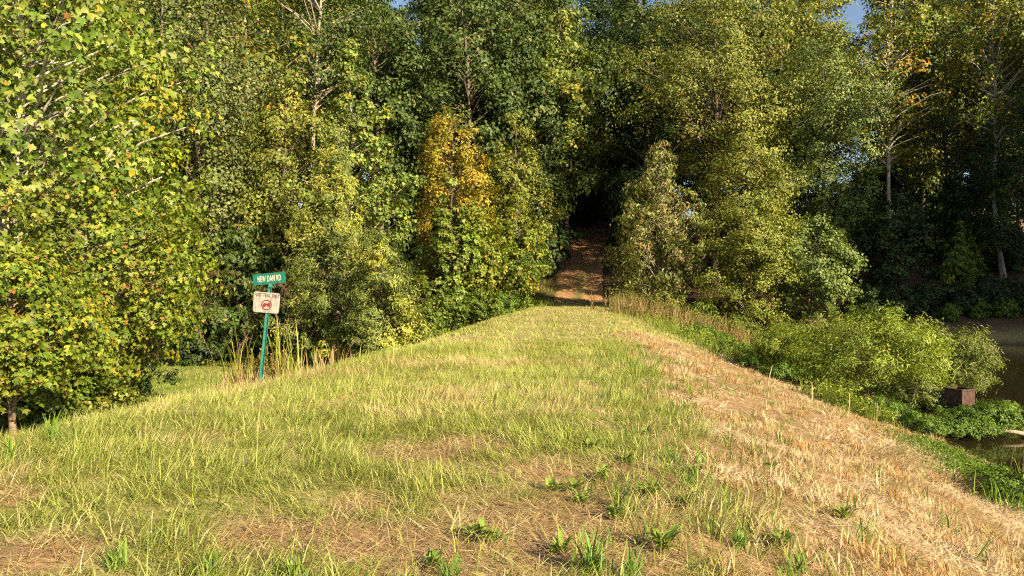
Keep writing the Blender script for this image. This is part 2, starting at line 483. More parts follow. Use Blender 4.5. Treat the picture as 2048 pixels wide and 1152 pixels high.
def build_tree(name, label, cat, loc, rz, data, group=None, mat=None, wood_name='trunk', leaf_name='crown', meshes=None, sc=1.):
    t = thing(name, label, cat, loc, rz, group)
    t.scale = (sc, sc, sc)
    if meshes is None:
        wood, (V, F, C) = data
        meshes = (wood.mesh(name + "_" + wood_name, M_BARK, True), set_mesh(name + "_" + leaf_name, V, F, C, mat or M_LEAF))
    link(wood_name, meshes[0], t); c = link(leaf_name, meshes[1], t)
    if name == "sycamore_tree": c["kind"] = "stuff"
    return meshes

def place(X, D, ytop=None):
    x, y = W(X, D); z = hz(x, y)
    H = None if ytop is None else EYE + (PYC - ytop) / FPX * D - z
    return x, y, z - .03, H

TREES = [
 # name, label, X, D, ytop, R(m), options
 ("sycamore_tree", "huge yellow-green large-leaved tree filling the left edge of the picture", 60, 21, -330, 4.9,
    dict(cb=.13, prof='egg', nl=19000, ncl=190, leaf='lobed', L=.185, wr=.85, pal='sycamore', bark=(.42, .37, .29), spray=.8, hang=.15, trunk_r=.17, limb_r=1.15)),
 ("sweetgum_sapling", "small bushy yellow-green tree with a bare thin trunk at far left", 27, 14.6, 480, 2.05,
    dict(cb=.40, prof='egg', nl=13000, ncl=120, leaf='lobed', L=.10, wr=.85, pal='sweetgum', bark=(.26, .18, .12), spray=.8, hang=.1, trunk_r=.085)),
 ("sweetgum_tree", "yellow and rust-tinged tree leaning over the low green lawn at left", 165, 19.5, 300, 2.9,
    dict(cb=.13, prof='egg', nl=17000, ncl=150, leaf='lobed', L=.115, wr=.85, pal='sweetgum', bark=(.33, .26, .19), spray=.85, hang=.1, shift=(.45, 0))),
 ("lime_tree", "slim bright lime-green tree rising behind the big left tree", 275, 29, 85, 2.9,
    dict(cb=.1, prof='egg', nl=14000, ncl=120, leaf='diamond', L=.2, wr=.8, pal='lime', spray=.8)),
 ("elm_tree", "tall grey-green dense tree between the left tree and the street sign", 400, 37, -70, 4.2,
    dict(cb=.26, prof='column', nl=24000, ncl=120, L=.17, wr=.7, pal='grey', spray=.5, cr=.33)),
 ("yellow_poplar_tree", "tall tree with many yellow-orange leaves high above the street sign", 495, 46, -120, 4.2,
    dict(cb=.35, prof='egg', nl=15000, ncl=120, L=.24, wr=.85, pal='tulipyellow', spray=.7, bark=(.3, .26, .2))),
 ("forked_oak_tree", "tall tree with a pale forked trunk against the sky at top left", 628, 52, -170, 5.0,
    dict(cb=.55, prof='round', nl=11000, ncl=75, L=.24, wr=.7, pal='oak', spray=.6, bark=(.27, .22, .165), trunk_r=.25, limb_r=1.8)),
 ("tulip_poplar_tree", "pointed cone-shaped light green tree speckled with yellow leaves", 703, 41, 58, 3.2,
    dict(cb=.12, prof='spire', nl=26000, ncl=220, cr=.22, L=.19, wr=.9, pal='tulip', spray=.6, bark=(.3, .26, .2))),
 ("vine_draped_hemlock", "feathery grey-green evergreen draped with yellow vine right of the street sign", 655, 33, 235, 2.7,
    dict(cb=.04, prof='skirt', nl=34000, ncl=150, leaf='narrow', L=.17, wr=.30, pal='hemlock', spray=.9, hang=.2, flat=.4, droop=.08, pal2='vine', pal2f=.40, mat=M_NEEDLE)),
 ("feathery_evergreen", "low spreading feathery evergreen beside the vine-draped one, touching the grass edge", 752, 30, 440, 2.35,
    dict(cb=.03, prof='skirt', nl=28000, ncl=120, leaf='narrow', L=.16, wr=.30, pal='hemlock', spray=.9, hang=.2, flat=.4, droop=.06, pal2='vine', pal2f=.36, mat=M_NEEDLE)),
 ("walnut_sapling", "dark green sapling behind the tall grass left of the street sign", 475, 36, 415, 2.2,
    dict(cb=.06, prof='egg', nl=9000, ncl=70, leaf='narrow', L=.26, wr=.45, pal='oak', spray=.8, hang=.3)),
 ("olive_tree_crown", "olive-green leafy tree behind the street sign and the vine-draped evergreen", 555, 39, 130, 3.3,
    dict(cb=.30, prof='egg', nl=20000, ncl=120, L=.17, wr=.7, pal='olive', spray=.6)),
 ("orange_maple_tree", "orange-topped rounded tree left of the dirt path", 905, 49, 208, 3.15,
    dict(cb=.05, prof='round', nl=27000, ncl=200, L=.16, wr=.75, pal='orange', spray=.85, spiky=.9)),
 ("sycamore_sapling", "pale large-leaved young tree in front of the orange-topped tree", 905, 44.5, 300, 2.2,
    dict(cb=.15, prof='cone', nl=7000, ncl=70, leaf='lobed', L=.24, wr=.85, pal='sycamore', spray=.8)),
 ("yellow_sweetgum_tree", "yellow-green leafy tree bulging over the grass left of the dirt path", 925, 46, 400, 3.0,
    dict(cb=.03, prof='egg', nl=20000, ncl=150, L=.16, wr=.85, pal='sweetgum', spray=.8, shift=(.5, 0))),
 ("path_side_tree", "slender yellow-tipped tree at the left edge of the dirt path", 1035, 50, 370, 2.0,
    dict(cb=.03, prof='egg', nl=13000, ncl=100, L=.15, wr=.85, pal='sweetgum', spray=.8)),
 ("green_thicket_bush", "rounded fresh green bush at the mouth of the path, left side", 1025, 47.5, 490, 1.7,
    dict(cb=.02, prof='round', nl=10000, ncl=80, L=.13, wr=.85, pal='bush', spray=.7)),
 ("shaded_maple_tree", "brownish green half-shaded tree between the orange tree and the path", 1030, 57, 200, 3.2,
    dict(cb=.1, prof='egg', nl=15000, ncl=120, L=.2, wr=.75, pal='olive', spray=.8)),
 ("cherry_tree", "tree with drooping brown-tinged leaves at the right edge of the dirt path", 1320, 49.5, 262, 3.1,
    dict(cb=.08, prof='egg', nl=24000, ncl=170, leaf='narrow', L=.25, wr=.4, pal='cherry', spray=.9, hang=.7, droop=.1, bark=(.3, .25, .2), shift=(-.4, 0))),
 ("spreading_oak_tree", "biggest broad-crowned olive-green tree in the middle right of the woods", 1430, 58, -60, 8.0,
    dict(cb=.33, prof='round', nl=42000, ncl=130, L=.20, wr=.65, pal='olive', spray=.5, bark=(.12, .09, .065), cr=.27)),
 ("hickory_tree", "olive tree below the broad crown, right of the drooping-leaved tree", 1490, 53, 225, 3.9,
    dict(cb=.2, prof='round', nl=22000, ncl=85, L=.18, wr=.6, pal='olive', spray=.55, cr=.33)),
 ("pale_oak_tree", "pale silvery green tree at the shadow edge above the pond", 1660, 55, 60, 4.3,
    dict(cb=.14, prof='column', nl=28000, ncl=110, L=.19, wr=.55, pal='pale', spray=.6, cr=.33)),
 ("dogwood_tree", "low spreading tree with tiered branches over the weeds right of the path", 1500, 47.5, 385, 3.5,
    dict(cb=.06, prof='round', nl=22000, ncl=75, L=.16, wr=.6, pal='dogwood', spray=.6, flat=.38, cr=.33)),
 ("pond_maple_tree", "low bright-leaved tree spreading toward the pond behind the willows", 1620, 48, 430, 3.1,
    dict(cb=.06, prof='round', nl=17000, ncl=110, L=.18, wr=.75, pal='pale', spray=.8, flat=.4)),
]
seed = 100
for (nm, lab, X, D, yt, R, kw) in TREES:
    x, y, z, H = place(X, D, yt)
    seed += 7
    kw = dict(kw); mt = kw.pop('mat', None)
    wood, (V, F, C) = tree_data(seed, H, R, **kw)
    near = None
    if nm == "sycamore_tree":                       # its nearest leaves can be told apart: pieces of their own
        k = 8; LV = V.reshape(-1, k, 3); ctr = LV.mean(1) + np.array([x, y, z])
        dep = -ctr[:, 0] * math.sin(YAW) + ctr[:, 1] * math.cos(YAW)
        row = PYC - (ctr[:, 2] - EYE) / dep * FPX; lat = (ctr[:, 0] * math.cos(YAW) + ctr[:, 1] * math.sin(YAW)) / dep * FPX + PXW
        dep = np.where((row > 0) & (row < 900) & (lat > 0), dep, 1e9)
        sel = np.argsort(dep)[:300]
        near = [(LV[i].copy(), C.reshape(-1, k, 3)[i].copy()) for i in sel]
        kp = np.ones(len(LV), bool); kp[sel] = False
        C = C.reshape(-1, k, 3)[kp].reshape(-1, 3); V = LV[kp].reshape(-1, 3)
        F = ((np.arange(kp.sum()) * k)[:, None, None] + LEAFS['lobed'][1][None]).reshape(-1, 3)
    build_tree(nm, lab, "bush" if "bush" in nm else "tree", (x, y, z), 0, (wood, (V, F, C)), mat=mt)
    if near:
        root = [o for o in bpy.data.objects if o.name == nm][0]
        for lv, lc in near:
            p0 = lv[0]
            link("leaf", set_mesh("sycamore_leaf", lv - p0, LEAFS['lobed'][1], lc, M_LEAF), root, tuple(p0))

# trees in the shade on the far pond shore
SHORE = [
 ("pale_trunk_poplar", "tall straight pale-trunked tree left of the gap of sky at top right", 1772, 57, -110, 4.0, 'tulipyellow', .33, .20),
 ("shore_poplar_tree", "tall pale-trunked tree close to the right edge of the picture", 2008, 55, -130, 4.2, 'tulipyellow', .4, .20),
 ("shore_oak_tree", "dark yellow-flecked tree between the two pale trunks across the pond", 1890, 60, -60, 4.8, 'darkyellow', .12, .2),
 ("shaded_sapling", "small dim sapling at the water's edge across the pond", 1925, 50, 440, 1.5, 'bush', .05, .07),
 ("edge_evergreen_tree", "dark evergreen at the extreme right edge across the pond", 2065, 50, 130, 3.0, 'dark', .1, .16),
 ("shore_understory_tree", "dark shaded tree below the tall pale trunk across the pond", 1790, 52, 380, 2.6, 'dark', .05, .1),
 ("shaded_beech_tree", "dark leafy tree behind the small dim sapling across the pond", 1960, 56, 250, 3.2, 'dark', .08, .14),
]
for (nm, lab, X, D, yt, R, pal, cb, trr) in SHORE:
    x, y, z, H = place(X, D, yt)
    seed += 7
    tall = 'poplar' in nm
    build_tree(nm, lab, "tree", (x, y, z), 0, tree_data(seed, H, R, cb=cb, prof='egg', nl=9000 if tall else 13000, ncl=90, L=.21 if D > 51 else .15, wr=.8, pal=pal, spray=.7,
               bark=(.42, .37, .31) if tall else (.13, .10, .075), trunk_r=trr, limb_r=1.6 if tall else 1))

MARKS = [(-20, "the big left tree's outer side"), (60, "the big yellow-green left tree"), (180, "the rust-tinged left tree"), (275, "the slim lime-green tree"), (400, "the tall grey-green tree"),
         (495, "the yellow-orange tall tree"), (560, "the olive tree above the sign"), (628, "the pale forked trunk"), (703, "the cone-shaped tree"), (800, "the cone tree's right side"),
         (905, "the orange-topped tree"), (965, "the orange tree's right side"), (1030, "the half-shaded brownish tree"), (1125, "the left side of the path"), (1210, "the top of the path"),
         (1320, "the drooping-leaved tree"), (1380, "the broad crown's left part"), (1440, "the broad olive crown"), (1510, "the broad crown's right part"), (1580, "the tiered tree's right end"), (1660, "the pale silvery tree"),
         (1772, "the tall pale trunk"), (1830, "the shaded tree by the pale trunk"), (1890, "the yellow-flecked shore tree"), (1950, "the dim shore sapling"), (2008, "the right-edge pale trunk"), (2070, "the right-edge evergreen")]
def near_mark(X): return min(MARKS, key=lambda m: abs(m[0] - X))[1]
def deep_labels(spots, kind, rows):
    '''one label for each (X, D): its row, what stands before it, and its order among those that share both'''
    keys = {}
    for i, (X, D) in enumerate(spots):
        row = [r for lim, r in rows if D < lim][0]
        keys.setdefault((row, near_mark(X)), []).append((X, i))
    out = {}
    for (row, m), v in keys.items():
        v.sort(); n = len(v)
        for j, (X, i) in enumerate(v):
            o = "" if n == 1 else ", " + {2: ["left one", "right one"], 3: ["left one", "middle one", "right one"], 4: ["leftmost", "second from left", "second from right", "rightmost"]}.get(n, ["leftmost"] + ["%s from left" % w for w in ("second", "third", "fourth", "fifth", "sixth", "seventh", "eighth", "ninth", "tenth")][:n - 2] + ["rightmost"])[j]
            out[i] = "%s %s behind %s%s" % (row, kind, m, o)
    return out

# ------------------------------------------------------------------ the woods behind: individual trees sharing five crowns
rng = np.random.default_rng(77)
BACK = []
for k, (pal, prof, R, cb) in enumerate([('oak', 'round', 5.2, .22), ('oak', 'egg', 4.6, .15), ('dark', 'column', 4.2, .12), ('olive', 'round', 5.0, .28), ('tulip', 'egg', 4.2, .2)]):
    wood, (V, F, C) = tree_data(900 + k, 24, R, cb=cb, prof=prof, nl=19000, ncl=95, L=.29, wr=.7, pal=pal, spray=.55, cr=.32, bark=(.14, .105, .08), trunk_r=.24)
    BACK.append((wood.mesh("forest_tree_trunk", M_BARK, True), set_mesh("forest_tree_crown", V, F, C, M_LEAF)))
back_spots = [  # X, D, height scale, crown kind, label
 (330, 52, 1.05, 1, "oak in the back row above the slim lime-green tree"),
 (565, 60, 1.0, 3, "olive back-row tree just left of the pale forked trunk"),
 (760, 60, 1.05, 0, "dark oak crown behind the tip of the cone-shaped tree"),
 (845, 66, 1.1, 1, "dark green oak directly above the orange-topped tree"),
 (940, 62, 1.12, 0, "broad drooping green oak at the top centre of the woods"),
 (1040, 66, 1.1, 1, "green oak rising above the half-shaded brownish tree"),
 (1125, 68, 1.08, 4, "light green tree standing left of the path gap"),
 (1052, 63, .85, 2, "dark tree leaning over the left side of the path mouth"),
 (1290, 64, .95, 2, "dark shaded tree behind the drooping-leaved tree beside the path"),
 (1300, 74, 1.0, 0, "oak behind the left flank of the broad olive crown"),
 (1560, 66, 1.0, 1, "oak behind the right flank of the broad olive crown"),
 (1622, 68, .97, 3, "olive tree just left of the gap of sky at top right"),
 (1738, 78, .62, 2, "dark tree low in the gap of sky at top right"),
 (1840, 66, 1.08, 4, "tree with sunlit top right of the gap of sky"),
 (1940, 68, 1.1, 3, "olive tree with sunlit top near the right corner"),
 (2040, 66, 1.1, 1, "oak in the top right corner of the picture"),
]
for (X, D, s, k, lab) in back_spots:
    x, y, z, _ = place(X, D)
    build_tree("forest_tree", "tall " + lab, "tree", (x, y, z), rng.uniform(0, 6.28), None, "trees of the wood on the hill", meshes=BACK[k], sc=s)
# deeper rows: only patches of them show between the nearer crowns
deep = []
for X in range(-60, 2240, 100):
    for D in (72, 84, 96):
        XX = X + rng.uniform(-35, 35) + {72: 0, 84: 50, 96: 25}[D]
        if 1145 < XX < 1300 and D < 80: continue
        if 1165 < XX < 1275: continue
        if 1655 < XX < 1785: continue
        if 590 < XX < 660 and D > 80: continue
        deep.append((XX, D + rng.uniform(-4, 4)))
deep += [(1135, 75), (1285, 78), (1180, 112), (1275, 108), (1222, 90), (1160, 97), (1262, 84)]
dl = deep_labels(deep, "forest tree", [(78, "second-row"), (90, "third-row"), (999, "farthest-row")])
for i, (X, D) in enumerate(deep):
    x, y, z, _ = place(X, D)
    build_tree("forest_tree", dl[i], "tree", (x, y, z), rng.uniform(0, 6.28), None,
               "deep forest trees behind the front rows", meshes=BACK[int(rng.integers(0, 5))], sc=rng.uniform(1.05, 1.25) * (1.06 if D > 82 else 1))
# left flank behind the big left tree, and the right bank of the pond (these shade the far shore)
for (X, D, s, k, lab) in [(60, 36, .95, 3, "tree behind the big yellow-green left tree, near the corner"), (-40, 30, .9, 0, "tree at the extreme left, half out of the picture"),
                          (190, 44, 1.0, 4, "tree filling the top left behind the yellow-green leaves"), (130, 30, .55, 3, "low tree behind the trunk of the big left tree")]:
    x, y, z, _ = place(X, D)
    build_tree("forest_tree", "green " + lab, "tree", (x, y, z), rng.uniform(0, 6.28), None, "trees of the left wood", meshes=BACK[k], sc=s)
for (x, y, s, k) in [(46, 31.5, 1.1, 2), (51, 27, 1.1, 2), (57, 21.5, 1.1, 2), (39, 50, 1.05, 1), (38, 43, 1.1, 2), (42, 37, 1.1, 2), (46, 42, 1.1, 0), (47, 32, 1.1, 1), (51, 37, 1.15, 2), (53, 28, 1.1, 0), (56, 33, 1.15, 2), (59, 24, 1.1, 1), (64, 28, 1.1, 2), (36, 56, 1.05, 3), (44, 48, 1.15, 2)]:
    build_tree("forest_tree", "tree on the right bank of the pond, beyond the picture's right edge", "tree", (x, y, hz(x, y)), rng.uniform(0, 6.28), None, "trees on the right bank of the pond", meshes=BACK[k], sc=s)

# ------------------------------------------------------------------ understory bushes along the wood's edge
UB = []
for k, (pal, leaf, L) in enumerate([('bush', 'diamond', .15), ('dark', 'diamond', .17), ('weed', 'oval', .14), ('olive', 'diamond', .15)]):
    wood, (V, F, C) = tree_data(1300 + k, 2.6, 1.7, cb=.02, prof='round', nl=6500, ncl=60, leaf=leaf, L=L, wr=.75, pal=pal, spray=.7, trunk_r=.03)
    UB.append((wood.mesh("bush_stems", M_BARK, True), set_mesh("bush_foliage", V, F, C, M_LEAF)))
bushes = [
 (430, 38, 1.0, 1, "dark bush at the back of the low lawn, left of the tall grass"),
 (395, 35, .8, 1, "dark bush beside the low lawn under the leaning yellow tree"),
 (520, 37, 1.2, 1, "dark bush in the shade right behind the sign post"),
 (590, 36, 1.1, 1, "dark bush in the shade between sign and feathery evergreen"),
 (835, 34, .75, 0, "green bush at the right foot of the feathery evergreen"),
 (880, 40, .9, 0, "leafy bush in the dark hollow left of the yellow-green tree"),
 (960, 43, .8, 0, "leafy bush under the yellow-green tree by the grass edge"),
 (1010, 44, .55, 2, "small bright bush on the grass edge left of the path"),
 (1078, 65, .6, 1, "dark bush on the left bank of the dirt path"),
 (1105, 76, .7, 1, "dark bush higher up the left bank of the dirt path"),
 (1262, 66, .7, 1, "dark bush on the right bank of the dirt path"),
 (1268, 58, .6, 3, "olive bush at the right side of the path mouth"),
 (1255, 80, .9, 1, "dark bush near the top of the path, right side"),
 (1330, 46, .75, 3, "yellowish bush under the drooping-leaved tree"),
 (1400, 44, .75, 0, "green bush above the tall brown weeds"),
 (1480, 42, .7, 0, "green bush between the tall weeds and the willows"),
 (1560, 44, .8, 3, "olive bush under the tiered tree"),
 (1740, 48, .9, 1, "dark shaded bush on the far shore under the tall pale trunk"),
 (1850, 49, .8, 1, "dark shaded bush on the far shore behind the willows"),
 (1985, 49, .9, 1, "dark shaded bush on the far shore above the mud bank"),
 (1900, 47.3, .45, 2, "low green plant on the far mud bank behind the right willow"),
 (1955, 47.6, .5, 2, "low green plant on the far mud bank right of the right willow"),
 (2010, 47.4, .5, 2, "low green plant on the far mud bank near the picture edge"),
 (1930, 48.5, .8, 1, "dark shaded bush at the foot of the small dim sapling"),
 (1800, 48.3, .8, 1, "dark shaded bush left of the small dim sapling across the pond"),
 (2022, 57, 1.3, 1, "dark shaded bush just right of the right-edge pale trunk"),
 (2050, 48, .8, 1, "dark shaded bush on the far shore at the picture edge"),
 (90, 17.5, .75, 0, "low green bush at the foot of the far left trunk"),
 (180, 18.5, .7, 3, "low olive bush under the rust-tinged left tree"),
 (-10, 17, .8, 1, "dark bush in the left corner behind the thin trunk"),
 (250, 24, .7, 1, "dark bush behind the leaning yellow tree by the lawn"),
]
for (X, D, s, k, lab) in bushes:
    x, y, z, _ = place(X, D)
    build_tree("bush", lab, "bush", (x, y, z), rng.uniform(0, 6.28), None, "bushes along the edge of the wood", wood_name='stem', leaf_name='foliage', meshes=UB[k], sc=s)
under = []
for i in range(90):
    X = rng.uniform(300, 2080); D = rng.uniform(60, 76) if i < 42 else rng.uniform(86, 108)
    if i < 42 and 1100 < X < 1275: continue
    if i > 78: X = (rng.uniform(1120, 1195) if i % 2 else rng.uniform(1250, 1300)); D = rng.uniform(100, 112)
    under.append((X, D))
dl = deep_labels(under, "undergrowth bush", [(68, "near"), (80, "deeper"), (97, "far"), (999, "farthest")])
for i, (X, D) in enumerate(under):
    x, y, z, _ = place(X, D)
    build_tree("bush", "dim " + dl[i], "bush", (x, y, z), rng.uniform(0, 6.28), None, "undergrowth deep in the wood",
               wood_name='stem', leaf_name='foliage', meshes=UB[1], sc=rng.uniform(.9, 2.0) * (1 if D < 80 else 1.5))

# ------------------------------------------------------------------ willows and plants by the pond
WIL = [
 ("willow_shrub", "largest bright yellow-green willow shrub between the stubble and the pond", 1715, 21.5, 632, 2.25, 'willow', 17000),
 ("willow_shrub", "grey-green rounded willow shrub leaning out over the dark water", 1900, 23.5, 655, 1.6, 'willow2', 11000),
 ("willow_shrub", "left willow shrub in front of the tall green weeds", 1585, 23.5, 655, 1.6, 'willow', 9000),
 ("willow_shrub", "small willow shrub between the left willow and the big one, further back", 1640, 27, 640, 1.7, 'willow2', 7000),
 ("willow_shrub", "low willow shrub around the rusty drain box", 1845, 19.8, 765, .95, 'willow2', 6000),
]
for (nm, lab, X, D, yt, R, pal, nl) in WIL:
    x, y, z, H = place(X, D, yt)
    z = max(z, WATER - .1); H = EYE + (PYC - yt) / FPX * D - z
    seed += 7
    build_tree(nm, lab, "shrub", (x, y, z), 0, tree_data(seed, H, R, cb=.02, prof='round', nl=int(nl * 1.5), ncl=90, leaf='narrow', L=.12, wr=.2, pal=pal, spray=.9, spiky=1.0, trunk_r=.03,
               cr=.3, bark=(.2, .15, .08), limb_r=.6), wood_name='stem', leaf_name='foliage', group="willow shrubs at the pond edge")
LOWP = []
for k in range(2):
    wood, (V, F, C) = tree_data(1500 + k, .62, .6, cb=.02, prof='round', nl=4200, ncl=45, leaf='diamond', L=.062, wr=.5, pal='weed', spray=.7, spiky=.8, trunk_r=.012, cr=.3)
    LOWP.append((wood.mesh("waterside_stems", M_BARK, True), set_mesh("waterside_foliage", V, F, C, M_LEAF)))
lowp = [(1868, 16.5, .75, "leafy plant where the spit joins the stubble, by the water"), (1918, 16.8, .75, "leafy plant below the left side of the drain box, touching the water"),
        (1968, 16.9, .8, "leafy plant low on the spit, left of its right end"), (2008, 17.3, .7, "last leafy plant of the spit, over the driftwood"), (1985, 18.8, .9, "leafy plant behind the right end of the spit"), (1932, 17.7, .6, "leafy plant in the middle of the spit in front of the box"), (2005, 19.6, .8, "leafy plant on the pond side behind the spit"),
        (1890, 16.9, .8, "leafy plant at the water's edge below the drain box"), (1945, 17.0, .85, "leafy plant on the tip of the spit above the near water"),
        (1990, 17.6, 1.0, "leafy plant at the right end of the spit beside the driftwood"), (1840, 17.0, .9, "leafy plant where the stubble meets the spit"),
        (1962, 18.3, .75, "taller leafy plant just right of the rusty drain box"), (1896, 17.9, .55, "leafy plant hiding the foot of the rusty drain box"),
        (1560, 21.5, .9, "dark leafy plant under the left willow"), (1500, 23, .8, "leafy plant at the top left of the willow row"),
        (1475, 27, 1.1, "leafy plant by the shaded bare patch left of the willows"), (1780, 18.3, .9, "leafy plant under the right side of the big willow"),
        (1440, 30, 1.2, "bushy plant left of the willow row near the tall weeds"), (1530, 29, 1.4, "bushy plant behind the left willow"), (1400, 34, 1.3, "bushy plant at the foot of the brown weeds"),
        (2035, 9.6, .8, "leafy dark plant at the right edge of the picture on the near bank"), (1975, 10.2, .55, "small leafy plant near the dark hollow in the bank")]
for i, (X, D, s, lab) in enumerate(lowp):
    x, y, z, _ = place(X, D); z = max(z, WATER - .05)
    build_tree("waterside_plant", lab, "plant", (x, y, z), rng.uniform(0, 6.28), None, "low leafy plants near the pond", wood_name='stem', leaf_name='foliage', meshes=LOWP[i % 2], sc=s)

# ------------------------------------------------------------------ blades
def blades(mb, rng, x, y, z, Lh, wd, az, bend, C, seg=2, lie=None):
    """bent grass blades; az = direction they lean to, bend 0 upright .. 1 lying"""
    n = len(x)
    d = np.stack([np.cos(az), np.sin(az), 0 * az], 1); s = np.stack([-np.sin(az), np.cos(az), 0 * az], 1)
    tw = rng.uniform(-1, 1, n)[:, None]; s = unit(s * (1 - .5 * np.abs(tw)) + d * tw * .8)
    base = np.stack([x, y, z], 1)
    th1 = bend * 1.15; th2 = np.clip(bend * 1.75 + .12, 0, 1.75)
    up = np.array([0, 0, 1.])
    m = base + (Lh * .55)[:, None] * (np.sin(th1)[:, None] * d + np.cos(th1)[:, None] * up)
    t = m + (Lh * .45)[:, None] * (np.sin(th2)[:, None] * d + np.cos(th2)[:, None] * up)
    w = (wd / 2)[:, None] * s
    if seg == 2:
        V = np.stack([base - w, base + w, m - w * .75, m + w * .75, t], 1).reshape(-1, 3)
        F = (np.arange(n) * 5)[:, None, None] + np.array([(0, 1, 3), (0, 3, 2), (2, 3, 4)])[None]
        k = 5
    else:
        t = base + Lh[:, None] * (np.sin(th1)[:, None] * d + np.cos(th1)[:, None] * up)
        V = np.stack([base - w, base + w, t], 1).reshape(-1, 3)
        F = (np.arange(n) * 3)[:, None, None] + np.array([(0, 1, 2)])[None]
        k = 3
    mb.add(V, F.reshape(-1, 3), np.repeat(C, k, 0))

def mixcol(rng, n, cols, wts):
    cs = np.array(cols); w = np.array(wts, float); w /= w.sum()
    return cs[rng.choice(len(cs), n, p=w)] * rng.uniform(.72, 1.28, (n, 1)) * (1 + rng.uniform(-.06, .06, (n, 3)))

def sample(rng, n, D0, D1, margin=1.5, pw=1.0):
    """points on the ground in a wedge in front of the place the photographer stood"""
    D = (rng.random(n) * (D1 ** (1 + pw) - D0 ** (1 + pw)) + D0 ** (1 + pw)) ** (1 / (1 + pw))
    half = .70 * D + margin
    l = rng.uniform(-1, 1, n) * half
    x = -D * math.sin(YAW) + l * math.cos(YAW); y = D * math.cos(YAW) + l * math.sin(YAW)
    return x, y, D

GREEN = [(.265, .305, .055), (.34, .37, .085), (.19, .25, .04), (.43, .41, .135), (.54, .47, .22), (.13, .185, .03)]
STRAW = [(.55, .44, .23), (.46, .33, .14), (.70, .60, .37), (.38, .24, .08), (.32, .25, .10), (.22, .16, .09)]
rng = np.random.default_rng(11)

def grass_zone(mb, n, D0, D1, seg, Lr, wr_, pw=1.0):
    x, y, D = sample(rng, n, D0, D1, pw=pw)
    st = stubble(x, y); b = bare(x, y); f = forest(x, y); z = height(x, y)
    clump = fbm(x * 3.1, y * 3.1, 21)
    keep = (rng.random(n) < (1 - st) * (1 - .93 * b) * (1 - f) * (.35 + 1.1 * sstep(.3, .6, clump))) & (z > WATER + .03)
    keep &= ~((x < -8.2) & (D < 20) & (x < -10 - 0 * D))
    x, y, z, D = x[keep], y[keep], z[keep], D[keep]; n = len(x); clump = clump[keep]
    dry = fbm(x * .55, y * .55, 23) * .65 + .35 * fbm(x * 2.3, y * 2.3, 24)
    tk = track(x, y)
    left = sstep(-7, -10, x)
    pg = np.clip(1.35 - 1.7 * sstep(.42, .72, dry) - .5 * tk + .3 * left, .12, 1)
    wts_g = mixcol(rng, n, GREEN, [4, 4.5, 3, 3, .8, 1]); wts_d = mixcol(rng, n, [(.52, .43, .20), (.44, .38, .15), (.62, .52, .29), (.38, .35, .11), (.34, .22, .10)], [3, 4, 2, 3, .8])
    C = np.where((rng.random(n) < pg)[:, None], wts_g, wts_d)
    az = 6.28 * 1.6 * fbm(x * .45, y * .45, 27) + rng.normal(0, 1.3, n)
    bend = np.clip(rng.normal(.88, .28, n) - .22 * (clump > .62), .1, 1.25)
    Lh = Lr * rng.uniform(.5, 1.35, n) * (.7 + .7 * clump) * (1 - .35 * tk) * (1 - .45 * left)
    wd = wr_ * rng.uniform(.6, 1.4, n)
    blades(mb, rng, x, y, z - .01, Lh, wd, az, bend, C, seg)

g = MB()
grass_zone(g, 190000, 3.4, 9, 2, .19, .0058)
grass_zone(g, 330000, 9, 20, 1, .17, .0105)
tag(link("crest_grass", g.mesh("crest_grass", M_GRASS)), "matted yellow-green grass covering the crest of the dam near the camera", "grass", kind="stuff")
g = MB()
grass_zone(g, 230000, 20, 62, 1, .14, .026, pw=.3)
tag(link("far_grass", g.mesh("far_grass", M_GRASS)), "short mown grass on the far crest of the dam", "grass", kind="stuff")

g = MB()
n = 34000
D_ = rng.uniform(22, 41, n); X_ = rng.uniform(220, 640, n)
x = -D_ * math.sin(YAW) + (X_ - PXW) / FPX * D_ * math.cos(YAW); y = D_ * math.cos(YAW) + (X_ - PXW) / FPX * D_ * math.sin(YAW)
k = (x < -8) & (forest(x, y) < .6); x, y = x[k], y[k]; n = len(x)
pat = fbm(x * .5, y * .5, 29)
C = np.where((rng.random(n) < .25 + .9 * sstep(.35, .65, pat))[:, None], mixcol(rng, n, [(.20, .26, .04), (.27, .31, .06), (.15, .21, .03)], [3, 2, 3]), mixcol(rng, n, [(.36, .33, .10), (.30, .29, .07)], [1, 1]))
blades(g, rng, x, y, height(x, y) - .01, rng.uniform(.06, .16, n), rng.uniform(.014, .03, n), rng.uniform(0, 6.28, n), rng.uniform(.2, .9, n), C, 1)
tag(link("lawn_grass", g.mesh("lawn_grass", M_GRASS)), "short green grass on the low lawn below the dam at left", "grass", kind="stuff")

